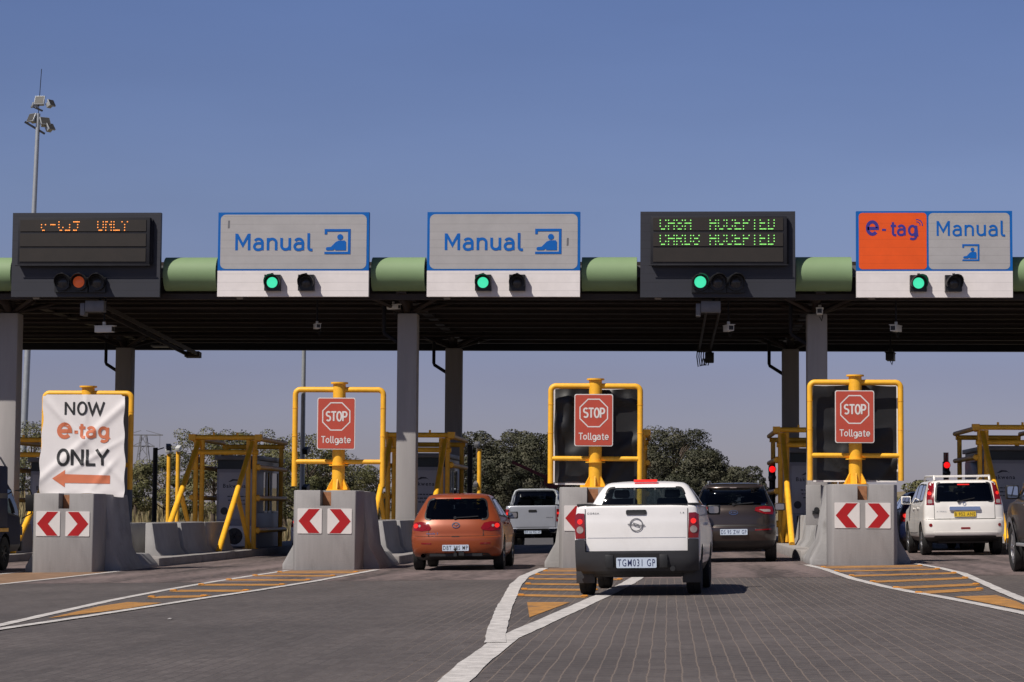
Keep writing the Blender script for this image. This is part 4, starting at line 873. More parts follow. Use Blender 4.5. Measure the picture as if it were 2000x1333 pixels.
# lattice pylon on the skyline
t = thing('power_pylon', 'faint lattice power pylon on the skyline behind the banner island', 'pylon', (-140, 600, 0)); b = MB()
def leg(z): return 3.2-1.6*min(1, z/12) if z < 12 else 1.6-0.9*(z-12)/8.5
zs = [0,4,8,12,15,18,20.5]
for a, c in zip(zs[:-1], zs[1:]):
    for sx in (-1,1):
        for sy in (-1,1): b.obox((sx*leg(a),sy*leg(a),a),(sx*leg(c),sy*leg(c),c),0.22,0.22)
        b.obox((sx*leg(a),-leg(a),a),(-sx*leg(c),-leg(c),c),0.14,0.14)
for z, hw_ in ((20.5,5.2),(17.5,3.0)): b.obox((-hw_,0,z),(hw_,0,z),0.3,0.3); b.obox((-hw_,0,z),(-0.7,0,z+1.2),0.14,0.14); b.obox((hw_,0,z),(0.7,0,z+1.2),0.14,0.14)
for sx in (-1,1): b.obox((sx*4.4,0,20.5),(sx*4.4,0,17.2),0.1,0.1)
part_ = b.build('lattice', M['grey_metal'], t)

# ---------------------------------------------------------------- vehicles
def pchip(xs, ys):
    n = len(xs); h = [xs[i+1]-xs[i] for i in range(n-1)]; d = [(ys[i+1]-ys[i])/h[i] for i in range(n-1)]
    m = [d[0]]+[0 if d[i-1]*d[i] <= 0 else 3*(h[i-1]+h[i])/((2*h[i]+h[i-1])/d[i-1]+(h[i]+2*h[i-1])/d[i]) for i in range(1, n-1)]+[d[-1]]
    def f(x):
        x = max(xs[0], min(xs[-1], x)); i = 0
        while i < n-2 and x > xs[i+1]: i += 1
        t = (x-xs[i])/h[i]
        return (2*t**3-3*t*t+1)*ys[i]+(t**3-2*t*t+t)*h[i]*m[i]+(-2*t**3+3*t*t)*ys[i+1]+(t**3-t*t)*h[i]*m[i+1]
    return f
class Body:
    # a closed car shell: at each height a rounded plan outline (rear end, front end, half width, corner depths)
    def __init__(s, rows, n=3.0):
        s.rows = rows; z = [r[0] for r in rows]; s.n = n; s.z = z
        s.yr, s.yf, s.hw, s.dr, s.df = (pchip(z, [r[k] for r in rows]) for k in range(1, 6))
    def rear(s, x, z):
        q = min(0.995, abs(x)/s.hw(z)); return s.yr(z)+s.dr(z)*(1-(1-q**s.n)**(1/s.n))
    def front(s, x, z):
        q = min(0.995, abs(x)/s.hw(z)); return s.yf(z)-s.df(z)*(1-(1-q**s.n)**(1/s.n))
    def side(s, y, z):
        hw, a, b = s.hw(z), s.yr(z)+s.dr(z), s.yf(z)-s.df(z)
        if y < a: q = min(1, (a-y)/s.dr(z)); return hw*(1-q**s.n)**(1/s.n)
        if y > b: q = min(1, (y-b)/s.df(z)); return hw*(1-q**s.n)**(1/s.n)
        return hw
    def mesh(s, sub=3):
        zs = []
        for a, b in zip(s.z[:-1], s.z[1:]): zs += [a+(b-a)*i/sub for i in range(sub)]
        zs.append(s.z[-1]); mb = MB(); N = 0
        for z in zs:
            hw, yr, yf, dr, df = s.hw(z), s.yr(z), s.yf(z), s.dr(z), s.df(z); P = []; e = 2/s.n
            for i in range(25):
                a = math.pi*(1-i/24); c, q = math.cos(a), math.sin(a)
                P.append((hw*math.copysign(abs(c)**e, c), yr+dr*(1-abs(q)**e), z))
            for i in range(1, 12): P.append((hw, (yr+dr)+(yf-df-yr-dr)*i/12, z))
            for i in range(25):
                a = math.pi*i/24; c, q = math.cos(a), math.sin(a)
                P.append((hw*math.copysign(abs(c)**e, c), yf-df*(1-abs(q)**e), z))
            for i in range(1, 12): P.append((-hw, (yf-df)-(yf-df-yr-dr)*i/12, z))
            N = len(P); mb.v += P
        for j in range(len(zs)-1):
            for i in range(N): mb.f.append((j*N+i, j*N+(i+1) % N, (j+1)*N+(i+1) % N, (j+1)*N+i)); mb.m.append(0)
        mb.f.append(tuple(range(N))[::-1]); mb.m.append(0); mb.f.append(tuple((len(zs)-1)*N+i for i in range(N))); mb.m.append(0)
        return mb
    def mr(s): return lambda u, v, w: (u, s.rear(u, v)-w, v)
    def mf(s): return lambda u, v, w: (u, s.front(u, v)+w, v)
    def ms(s, sg): return lambda u, v, w: (sg*(s.side(u, v)+w), u, v)
def rounded(poly, r, n=4):
    out = []; m = len(poly)
    for i in range(m):
        p, a, b = Vector((*poly[i], 0)), Vector((*poly[i-1], 0)), Vector((*poly[(i+1) % m], 0))
        d1, d2 = (a-p), (b-p); k = min(r, d1.length*0.45, d2.length*0.45); q1, q2 = p+d1.normalized()*k, p+d2.normalized()*k
        for j in range(n+1):
            t = j/n; v = q1*(1-t)**2+p*2*t*(1-t)+q2*t*t; out.append((v.x, v.y))
    return out
def circ(cx, cz, r, n=16): return [(cx+r*math.cos(2*math.pi*i/n), cz+r*math.sin(2*math.pi*i/n)) for i in range(n)]
def wheel(t, x, y, r, wd, sgn, rimr=0.62, rm='rim'):
    b = MB(); rr = r*rimr
    b.lathe([(rr,-wd*.42),(r*.86,-wd*.5),(r*.97,-wd*.44),(r,-wd*.3),(r,-wd*.06),(r*.985,-wd*.04),(r*.985,wd*.04),(r,wd*.06),(r,wd*.3),(r*.97,wd*.44),(r*.86,wd*.5),(rr,wd*.42),(rr,-wd*.42)], (0,0,0), 'x', 36)
    o = b.build('wheel', M['tyre'], t, loc=(x, y, r), smooth=40)
    b = MB(); h = sgn*wd*.38
    b.lathe([(rr,h),(rr*.93,h*1.02),(rr*.90,h*.5),(rr*.2,h*.45),(0.0,h*.45)], (0,0,0), 'x', 36, 0)
    for k in range(7):
        a = 2*math.pi*k/7; c, s = math.cos(a), math.sin(a); b.obox((h*.85,0.0,0.0),(h*.95,rr*.94*c,rr*.94*s), rr*.2, abs(h)*.25, 0, (1,0,0))
    b.cyl((h*.5,0,0),(h*1.02,0,0),rr*.2,16); b.build('rim', M[rm], o, smooth=35)
def cutter_prism(poly, axis, a, b):
    mb = MB(); mb.prism(poly, (lambda u, v, w: (u, w, v)) if axis == 'y' else (lambda u, v, w: (w, u, v)), a, b); return mb
def window(t, name, poly, mp, g, rim=0.03):
    b = MB(); b.drape(poly, mp, 0.004, 0.08, 0, back=0.012); o = b.build(name, M[g], t, smooth=50)
    b = MB(); b.ribbon(poly, rim, mp, 0.007, 0, True); b.build('seal', M['trim'], o, smooth=0)
    return o
def seats(t, zf, yrow, xw, ztop):
    b = MB()
    for y, xs_ in yrow:
        for x in xs_:
            b.box(x-xw, x+xw, y, y+0.13, zf-0.02, zf+(ztop-zf)*0.55); b.box(x-xw*.5, x+xw*.5, y+0.02, y+0.11, zf+(ztop-zf)*0.56, zf+(ztop-zf)*0.86)
    b.build('seats', M['seat'], t, bevel=0.03)
def car(name, label, cat, loc, rz, scale, B, paint, sp, group=None):
    t = thing(name, label, cat, (loc[0], loc[1], gz(loc[0])+0.004), (0, -math.atan(TILT), R(rz)), group, scale)
    body = B.mesh().build('body', [paint, M['cabin'], M['trim']], t, smooth=0, weld=True)
    zl = sp.get('ztrim', 0)
    for p in body.data.polygons:
        if p.center.z < zl: p.material_index = 2
    yR, yF, r, wd, tr = sp['wheels']; cuts = []
    for y in (yR, yF):
        for s in (-1, 1):
            c = MB(); c.cyl((s*(tr-wd*.5-0.06), y, r*1.02), (s*1.3, y, r*1.02), r*1.16, 32); cuts.append((c, M['trim']))
    if sp.get('bed'): x_, a, b_, z0 = sp['bed']; c = MB(); c.box(-x_, x_, a, b_, z0, 2.0); cuts.append((c, M['trim']))
    G = sp.get('greenhouse', B); gb = body
    if G is not B: gb = G.mesh().build('cab', [paint, M['cabin']], t, smooth=0, weld=True)
    boolcut(body, cuts); body.data.polygons.foreach_set('use_smooth', [True]*len(body.data.polygons)); body.data.set_sharp_from_angle(angle=R(32))
    g = sp.get('glass', 'glass'); gcut = []; ym = sp['ymid']
    if 'rear' in sp: gcut.append((cutter_prism(sp['rear'], 'y', -1, ym+0.05), M['cabin']))
    if 'front' in sp: gcut.append((cutter_prism(sp['front'], 'y', ym, 6), M['cabin']))
    for p in sp.get('sides', []): gcut.append((cutter_prism(p, 'x', -1.5, 1.5), M['cabin']))
    boolcut(gb, gcut); gb.data.polygons.foreach_set('use_smooth', [True]*len(gb.data.polygons)); gb.data.set_sharp_from_angle(angle=R(32))
    if 'rear' in sp: window(t, 'rear_window', sp['rear'], G.mr(), sp.get('rear_glass', g), sp.get('seal', 0.03))
    if 'front' in sp: window(t, 'windscreen', sp['front'], G.mf(), 'glass')
    for p in sp.get('sides', []):
        for s in (-1, 1): window(t, 'side_window', p, G.ms(s), g)
    for y in (yR, yF):
        for s in (-1, 1): wheel(t, s*(tr), y, r, wd, s, sp.get('rimr', 0.62))
    mr = B.mr()
    for poly, m, nm, w, kids in sp.get('lights', []):
        for s in (-1, 1):
            b = MB(); b.drape([(s*p[0], p[1]) for p in poly], mr, w, 0.05, 0, back=0.03); o = b.build(nm, M[m], t, smooth=50)
            for kp, km in kids: b = MB(); b.drape([(s*p[0], p[1]) for p in kp], mr, w+0.004, 0.05, 0, back=0.006); b.build('lamp', M[km], o, smooth=50)
    for poly, m, nm, w, back in sp.get('patches', []):
        b = MB(); b.drape(poly, mr, w, 0.06, 0, back=back); b.build(nm, M[m] if isinstance(m, str) else m, t, smooth=40, weld=True)
    if 'lines' in sp:
        b = MB()
        for pts, wd_ in sp['lines']: b.ribbon(fine(pts, 0.05), wd_, mr, 0.0025)
        for s in (-1, 1):
            for pts in sp.get('door_lines', []): b.ribbon(fine(pts, 0.06), 0.010, B.ms(s), 0.0025)
        b.build('panel_gap', M['trim'], t, smooth=0)
    if 'plate' in sp:
        tx, z0, z1, hw, ink, pm, off = sp['plate']; yb = B.rear(0, (z0+z1)/2)-off
        b = MB(); b.prism(rrect(-hw, hw, z0, z1, 0.012, 3), face(yb), 0, 0.012); o = b.build('number_plate', M[pm], t)
        font_text(tx, (z1-z0)*0.70, hw*1.86, face(yb-0.012), M[ink], 'plate_lettering', o, 0.002, (0, (z0+z1)/2), 0.004)
    if 'mirror' in sp:
        my, mz, mw, mh, mm = sp['mirror']; xb = G.side(my, mz)
        for s in (-1, 1):
            b = MB(); x0, x1 = sorted((s*(xb+0.03), s*(xb+0.03+mw))); b.box(x0, x1, my-0.06, my+0.07, mz-mh/2, mz+mh/2); b.obox((s*(xb-0.05), my+0.03, mz-mh*.3),(s*(xb+0.08), my+0.02, mz-mh*.2),0.05,0.04)
            o = b.build('wing_mirror', mm if not isinstance(mm, str) else M[mm], t, bevel=0.035, seg=3)
            b = MB(); b.prism(rrect(x0+0.02, x1-0.02, mz-mh/2+0.02, mz+mh/2-0.02, 0.025), face(my-0.061), -0.002, 0.002); b.build('mirror_glass', M['mirror'], o)
    for y, z in sp.get('handles', []):
        for s in (-1, 1): b = MB(); b.box(-0.09, 0.09, -0.014, 0.02, -0.018, 0.018); x = B.side(y, z); b.build('door_handle', paint if sp.get('hp', 1) else M['chrome'], t, bevel=0.008, loc=(s*(x+0.012), y, z), rot=(0, 0, R(90)*-s))
    if 'seats' in sp: seats(t, *sp['seats'])
    if 'wiper' in sp:
        p0, p1, z2 = sp['wiper']; b = MB(); q = [G.rear(p[0], p[1])-0.025 for p in (p0, p1)]
        b.obox((p0[0], q[0], p0[1]), (p1[0], q[1], p1[1]), 0.025, 0.02); b.cyl((p0[0], q[0]+0.03, p0[1]), (p0[0], q[0]-0.02, p0[1]), 0.03, 12); b.build('wiper', M['trim'], t)
    b = MB(); b.box(-0.55, 0.55, sp['under'][0], sp['under'][1], sp['under'][2], sp['under'][3])
    for y in (yR, yF): b.cyl((-tr+wd*.4, y, r*.95), (tr-wd*.4, y, r*.95), 0.055, 12)
    b.build('underbody', M['trim'], t, bevel=0.03)
    return t
def rearbox(t, B, name, m, x0, x1, z0, z1, w0, w1, bev=0.008, parent=None):
    y = B.rear((x0+x1)/2, (z0+z1)/2); b = MB(); b.box(x0, x1, y-w1, y-w0, z0, z1); return b.build(name, M[m], parent or t, bevel=bev)

# --- copper hatchback
BH = Body([(0.19,.26,4.28,.74,.5,.5),(.30,.07,4.38,.835,.5,.6),(.44,.012,4.42,.866,.46,.7),(.56,0,4.42,.872,.45,.7),(.63,.012,4.40,.874,.44,.7),(.66,.075,4.36,.873,.40,.7),(.75,.095,4.2,.868,.38,.7),(.85,.125,3.8,.856,.37,.6),(.93,.165,3.42,.836,.36,.6),(.98,.195,3.25,.815,.36,.5),(1.06,.26,3.08,.778,.35,.45),(1.2,.37,2.76,.705,.34,.4),(1.34,.49,2.45,.625,.33,.4),(1.395,.53,2.30,.590,.33,.4),(1.43,.60,2.15,.535,.33,.4),(1.452,.80,1.95,.43,.3,.3),(1.465,1.15,1.7,.25,.2,.2)])
HB_ = dict(wheels=(0.86,3.50,.315,.205,.77), ymid=1.9, glass='glass_dark', rear=rounded([(-.615,.962),(.615,.962),(.548,1.358),(-.548,1.358)],.10), front=rounded([(-.66,1.0),(.66,1.0),(.54,1.37),(-.54,1.37)],.06),
    sides=[rounded([(.70,1.04),(1.02,1.03),(1.02,1.30),(.98,1.31)],.04), rounded([(1.10,1.025),(1.92,1.01),(1.90,1.37),(1.13,1.35)],.05), rounded([(2.02,1.01),(3.0,.985),(2.50,1.31),(1.99,1.37)],.05)],
    ztrim=.27, door_lines=[[(1.06,1.0),(1.06,.7),(1.25,.36),(1.96,.34),(1.96,1.0)],[(1.96,.34),(2.98,.34),(3.02,.7),(3.0,.95)]], handles=[(1.25,.88),(2.12,.87)],
    mirror=(2.78,1.03,.20,.14,'black'), seats=(.99,[(1.15,(-.36,0,.36)),(2.15,(-.36,.36))],.22,1.30), under=(.35,4.0,.19,.30))
sp = dict(HB_); sp.update(rimr=.66,
    lights=[([(.47,.80),(.53,.895),(.66,.925),(.835,.905),(.84,.86),(.838,.765),(.66,.745),(.50,.762)],'tail','tail_light',.008,[(circ(.775,.845,.045),'tail_lit'),(circ(.70,.845,.025,10),'tail_clear'),(circ(.60,.825,.045),'tail')])],
    patches=[(rounded([(-.42,.345),(.42,.345),(.33,.50),(-.33,.50)],.03),M['paint_orange'],'plate_recess',.003,.004),(rounded([(-.70,.22),(.70,.22),(.62,.325),(-.62,.325)],.03),'trim','valance',.006,.02),
             (rounded([(.46,.495),(.66,.50),(.66,.528),(.46,.523)],.01),'tail','reflector',.004,.01),(rounded([(-.66,.50),(-.46,.495),(-.46,.523),(-.66,.528)],.01),'tail','reflector',.004,.01),(rounded([(-.07,.632),(.07,.632),(.09,.652),(-.09,.652)],.01),'trim','tailgate_handle',.004,.01)],
    lines=[([(-.52,.765),(-.52,.648),(.52,.648),(.52,.765)],.011),([(-.845,.655),(-.53,.648)],.009),([(.53,.648),(.845,.655)],.009)], plate=('DBT 385 MP',.37,.485,.25,'plate_ink_black','plate',.012),
    wiper=((-.02,.995),(.42,1.02),0))
t = MZ = car('hatchback_car', 'copper orange hatchback with lit brake lights in the lane left of the centre', 'car', (-3.83, 41.05), 0.3, .955, BH, M['paint_orange'], sp)
rearbox(t, BH, 'brake_light', 'tail_lit', -.07, .07, 1.352, 1.372, -.02, .012)
b = MB(); mr = BH.mr(); b.ribbon([(.062*math.cos(R(a))*1.15, .855+.05*math.sin(R(a))) for a in range(0,360,20)], .013, mr, .012, 0, True); b.ribbon([(-.055,.875),(-.02,.865),(0,.845),(.02,.865),(.055,.875)], .012, mr, .013); b.build('emblem', M['chrome'], t)
font_text('mazda 3', .034, .22, mr, M['chrome'], 'model_name', t, .006, (-.45,.70), .02)
b = MB(); b.tube([(-.62,.02,.285),(-.62,.35,.285)],.042,14,cap=False); b.build('exhaust_pipe', M['trim'], t)
b = MB(); b.box(-.03,.03,-.08,.3,.27,.33); b.box(-.5,.5,.06,.12,.27,.32); b.cyl((0,-.06,.33),(0,-.06,.385),.016,10); b.lathe([(0,-.03),(.02,-.022),(.03,0),(.02,.022),(0,.03)],(0,-.06,.405),'z',14); b.box(.06,.16,-.03,.02,.28,.35); b.build('tow_bar', M['trim'], t)
b = MB(); b.tube([(.02,.80,1.45),(.0,.62,1.53)],.006,6); b.build('aerial', M['trim'], t)
# --- white pickup (half-tonne)
BP = Body([(.27,.16,3.95,.69,.14,.5),(.42,.10,4.08,.757,.13,.6),(.62,.085,4.1,.768,.12,.6),(.78,.085,3.98,.768,.12,.6),(.88,.085,3.45,.764,.12,.5),(.95,.09,3.05,.757,.12,.5),(1.05,.095,2.95,.745,.12,.4),(1.085,.10,2.9,.738,.12,.4),(1.098,.115,2.86,.725,.12,.4)], 3.6)
BC = Body([(.93,1.50,3.06,.745,.16,.4),(1.05,1.53,2.93,.722,.16,.4),(1.16,1.57,2.74,.668,.16,.35),(1.28,1.63,2.50,.598,.16,.35),(1.35,1.68,2.36,.545,.17,.35),(1.39,1.74,2.24,.495,.18,.3),(1.410,1.86,2.12,.40,.15,.25),(1.418,1.96,2.02,.25,.05,.05)], 3.2)
sp = dict(wheels=(.72,3.12,.285,.185,.665), ymid=2.2, greenhouse=BC, bed=(.62,.17,1.44,.52), rear=rounded([(-.605,1.0),(.605,1.0),(.475,1.335),(-.475,1.335)],.05), front=rounded([(-.60,1.02),(.60,1.02),(.47,1.34),(-.47,1.34)],.05),
    sides=[rounded([(1.82,1.03),(2.78,1.01),(2.36,1.30),(1.88,1.335)],.05)], ztrim=.36, handles=[(1.78,.86)], mirror=(2.62,1.04,.17,.13,'black'), seal=.024,
    lights=[([(.632,.70),(.752,.70),(.762,.80),(.760,.985),(.72,1.01),(.64,1.005)],'tail','tail_light',.012,[(circ(.695,.905,.034),'tail_lit'),(circ(.695,.805,.044),'tail_clear'),(circ(.695,.965,.028),'tail')])],
    patches=[(rounded([(-.752,.30),(.752,.30),(.755,.685),(.635,.69),(.628,.535),(-.628,.535),(-.635,.69),(-.755,.685)],.012),'bumper_grey','rear_bumper',.075,.10),(rounded([(-.31,.36),(.27,.36),(.29,.515),(-.33,.515)],.02),'trim','bumper_step',.085,.012)],
    lines=[([(-.628,1.09),(-.624,.54),(.624,.54),(.628,1.09)],.010)], door_lines=[[(1.66,1.0),(1.66,.45),(1.9,.34),(2.72,.34),(2.80,.6),(2.80,.98)]], plate=('TGM031 GP',.34,.465,.245,'plate_ink','plate',.09),
    seats=(1.0,[(1.92,(-.33,.33))],.20,1.36), under=(.3,3.9,.22,.34))
t = PK = car('pickup_truck', 'white single cab pickup with lit red lamps closest to the camera', 'pickup', (-.385, 27.83), -3.6, 1.0, BP, M['paint_white'], sp)
mr = BP.mr(); mrt = mr
b = MB(); b.drape(rounded([(-.125,.985),(.125,.985),(.125,1.045),(-.125,1.045)],.02), mr, .012, .1, 0, back=.014); h = b.build('tailgate_handle', M['trim'], t, smooth=0)
b = MB(); b.ribbon([(-.10,1.0),(.10,1.0)], .018, mr, .013); b.build('handle_recess', M['bumper_grey'], h, smooth=0)
b = MB(); b.ribbon(circ(0,.862,.076,28), .013, mr, .010, 0, True); b.ribbon([(-.105,.868),(-.02,.868),(-.035,.884),(.03,.862)], .014, mr, .011); b.ribbon([(.105,.856),(.02,.856),(.035,.840),(-.03,.862)], .014, mr, .0115); b.build('emblem', M['grey_metal'], t, smooth=0)
font_text('CORSA', .022, .15, mr, M['grey_metal'], 'model_name', t, .004, (-.53,1.005), .01); font_text('1.4', .022, .045, mr, M['grey_metal'], 'engine_badge', t, .004, (.56,1.005), .01)
b = MB()
for z in (.705,): b.ribbon(fine([(-.60,z),(.60,z)],.1), .006, mr, .002)
b.build('tailgate_crease', M['paint_silver'], t, smooth=0)
b = MB(); b.box(-.15,.15,1.70,1.78,1.405,1.438); b.build('roof_brake_light', M['tail_lit'], t, bevel=.006)
mc = BC.mr(); b = MB()
for x in (-.14,.13): b.ribbon([(x,1.01),(x*.98,1.33)], .02, mc, .009)
b.build('sliding_window_frame', M['trim'], t, smooth=0)
for s in (-1,1):
    b = MB(); b.box(s*.655-.115, s*.655+.115, .33, .35, .15, .42); b.build('mud_flap', M['bumper_grey'], t, bevel=.005)
b = MB(); b.cyl((.44,.0,.33),(.44,.5,.33),.032,12); b.build('exhaust_pipe', M['trim'], t)
b = MB(); b.box(-.735,-.62,.14,1.46,1.099,1.125); b.box(.62,.735,.14,1.46,1.099,1.125); b.box(-.62,.62,.115,.165,1.099,1.112); b.build('bed_rail', M['trim'], t, bevel=.008)
b = MB()
for s in (-1,1): b = MB(); b.cyl((s*.36,-.005,.42),(s*.36,.05,.42),.026,12); b.box(s*.33-.05,s*.33+.05,-.008,.05,.34,.50); b.build('bumper_mount', M['trim'], t, bevel=.006)
# --- brown compact suv
BK = Body([(.24,.30,4.05,.74,.5,.5),(.33,.10,4.18,.80,.5,.6),(.48,.02,4.24,.838,.5,.7),(.60,0,4.25,.845,.5,.7),(.70,.01,4.22,.846,.48,.7),(.74,.04,4.18,.846,.45,.7),(.86,.05,4.0,.844,.42,.65),(.98,.07,3.5,.835,.42,.6),(1.06,.10,3.2,.818,.42,.5),(1.14,.16,3.05,.785,.42,.45),(1.28,.28,2.78,.72,.40,.4),(1.42,.38,2.50,.655,.38,.4),(1.47,.36,2.40,.63,.36,.4),(1.53,.40,2.25,.59,.34,.4),(1.57,.60,2.05,.50,.3,.3),(1.59,.95,1.75,.3,.2,.2)], 2.7)
sp = dict(wheels=(.85,3.42,.335,.225,.73), ymid=1.9, glass='glass_dark', rear=rounded([(-.725,1.135),(.725,1.135),(.615,1.485),(-.615,1.485)],.07), front=rounded([(-.64,1.1),(.64,1.1),(.52,1.47),(-.52,1.47)],.06),
    sides=[rounded([(.75,1.20),(1.12,1.16),(1.12,1.42),(1.0,1.42)],.05), rounded([(1.2,1.15),(1.95,1.13),(1.93,1.46),(1.22,1.45)],.05), rounded([(2.03,1.13),(2.95,1.10),(2.5,1.42),(2.02,1.46)],.05)],
    ztrim=.45, mirror=(2.72,1.10,.22,.16,'paint_brown'), handles=[(1.2,.98),(2.1,.97)],
    lights=[([(.42,1.02),(.44,1.09),(.60,1.115),(.775,1.10),(.79,1.0),(.785,.945),(.62,.955)],'tail','tail_light',.010,[(rounded([(.50,1.05),(.72,1.05),(.74,1.0),(.60,1.0)],.02),'tail_clear')]), ([(.42,.625),(.74,.64),(.74,.665),(.42,.65)],'tail','reflector',.006,[])],
    patches=[(rounded([(-.36,.53),(.36,.53),(.30,.69),(-.30,.69)],.02),'paint_brown','plate_recess',.002,.004)], lines=[([(-.60,.90),(-.60,.735),(.60,.735),(.60,.90)],.010),([(-.80,.72),(.80,.72)],.008)],
    door_lines=[[(1.16,1.12),(1.16,.8),(1.35,.45),(1.99,.44),(1.99,1.1)],[(1.99,.44),(2.98,.44),(3.02,1.05)]], plate=('DS 95 ZW GP',.545,.66,.27,'plate_ink','plate',.012), wiper=((.0,1.15),(.40,1.185),0),
    seats=(1.145,[(1.1,(-.36,.36)),(2.1,(-.36,.36))],.22,1.42), under=(.35,3.9,.22,.36))
t = KI = car('compact_suv', 'metallic brown compact suv ahead and to the right of the white pickup', 'car', (1.30, 45.55), -2.2, 1.0, BK, M['paint_brown'], sp)
mr = BK.mr(); b = MB(); b.ribbon([(.085*math.cos(R(a)),.99+.042*math.sin(R(a))) for a in range(0,360,20)], .010, mr, .008, 0, True); b.build('emblem', M['chrome'], t, smooth=0)
font_text('KIA', .04, .105, mr, M['chrome'], 'maker_name', t, .008, (0,.99), .02)
b = MB()
for s in (-1,1): b.tube([(s*.50,.62,1.575),(s*.505,.75,1.615),(s*.49,1.9,1.63),(s*.47,2.2,1.58)],.016,8)
b.build('roof_rail', M['galv'], t); rearbox(t, BK, 'brake_light', 'tail_clear', -.07,.07,1.475,1.495,-.02,.022)
b = MB(); b.tube([(0,.75,1.58),(0,.60,1.72)],.006,6); b.build('aerial', M['trim'], t)
b = MB(); b.ribbon([(.42,.66),(.78,.68)], .012, mr, .006); b.build('chrome_strip', M['chrome'], t, smooth=0)
# --- white estate suv with a yellow plate
BX = Body([(.30,.30,4.2,.76,.4,.5),(.40,.06,4.36,.84,.35,.6),(.50,.0,4.42,.868,.32,.7),(.70,0,4.43,.875,.32,.7),(.775,.01,4.42,.875,.32,.7),(.81,.065,4.38,.872,.26,.7),(.98,.075,4.2,.868,.25,.65),(1.06,.08,3.6,.862,.25,.6),(1.13,.09,3.3,.852,.25,.5),(1.18,.10,3.2,.842,.25,.45),(1.38,.17,2.90,.785,.25,.4),(1.55,.235,2.55,.732,.25,.4),(1.61,.27,2.40,.69,.26,.4),(1.645,.38,2.2,.58,.28,.3),(1.66,.75,1.9,.38,.3,.3)], 3.4)
sp = dict(wheels=(.88,3.50,.345,.225,.765), ymid=1.9, glass='glass_dark', rear_glass='glass_dark', rear=rounded([(-.63,1.175),(.63,1.175),(.575,1.585),(-.575,1.585)],.05), front=rounded([(-.68,1.2),(.68,1.2),(.58,1.56),(-.58,1.56)],.06),
    sides=[rounded([(.62,1.20),(1.2,1.19),(1.2,1.56),(.72,1.55)],.05), rounded([(1.28,1.19),(1.98,1.18),(1.96,1.57),(1.29,1.57)],.05), rounded([(2.06,1.18),(3.02,1.16),(2.6,1.48),(2.05,1.57)],.05)],
    ztrim=.40, mirror=(2.8,1.22,.22,.19,'paint_cream'), handles=[(1.35,1.04),(2.15,1.03)], seal=.035,
    lights=[([(.665,1.11),(.815,1.11),(.80,1.28),(.725,1.60),(.68,1.615),(.625,1.59),(.645,1.35)],'tail','tail_light',.012,[(circ(.735,1.36,.040),'tail_lit'),(rounded([(.69,1.14),(.79,1.14),(.785,1.22),(.695,1.22)],.02),'tail_clear'),(circ(.715,1.47,.03),'tail')]), (circ(.745,.665,.036),'tail','reflector',.008,[])],
    patches=[(rounded([(-.10,.575),(.10,.575),(.10,.615),(-.10,.615)],.005),'tail','reflector',.006,.01),(rounded([(-.70,.36),(.70,.36),(.66,.43),(-.66,.43)],.02),'trim','valance',.008,.02),(rounded([(-.66,.44),(.66,.44),(.70,.51),(-.70,.51)],.02),'paint_cream','bumper_lip',.012,.02)],
    lines=[([(-.655,1.15),(-.655,.80),(.655,.80),(.655,1.15)],.010),([(-.84,.79),(.84,.79)],.009)], door_lines=[[(1.24,1.16),(1.24,.85),(1.45,.5),(2.02,.48),(2.02,1.15)],[(2.02,.48),(3.05,.48),(3.08,1.12)]],
    plate=('B 952 ANE',.845,.955,.235,'plate_ink_black','plate_yellow',.016), wiper=((-.13,1.18),(.22,1.25),0), seats=(1.17,[(1.2,(-.4,.4)),(2.15,(-.38,.38))],.22,1.55), under=(.35,4.0,.26,.42))
t = XT = car('estate_suv', 'cream white tall estate with a yellow number plate and roof rack', 'car', (6.47, 50.35), 0.4, 1.0, BX, M['paint_cream'], sp)
mr = BX.mr(); b = MB(); b.drape(rounded([(-.335,.985),(.335,.985),(.335,1.065),(-.335,1.065)],.025), mr, .045, .1, 0, back=.05); b.build('chrome_handle_bar', M['chrome'], t)
b = MB(); b.ribbon(circ(0,1.12,.032,16), .010, mr, .008, 0, True); b.build('emblem', M['chrome'], t, smooth=0)
font_text('X-TRAIL', .028, .22, mr, M['galv'], 'model_name', t, .004, (-.50,.96), .01)
b = MB()
for s in (-1,1): b.tube([(s*.60,.42,1.64),(s*.60,.46,1.735),(s*.60,2.0,1.755),(s*.59,2.35,1.66)],.026,8)
b.box(-.60,.60,.44,.50,1.71,1.755); b.box(-.58,.58,1.2,1.26,1.72,1.75); b.build('roof_rack', M['paint_cream'], t, bevel=.008); rearbox(t, BX, 'brake_light', 'tail_lit', -.13,.13,1.535,1.56,-.005,.022)
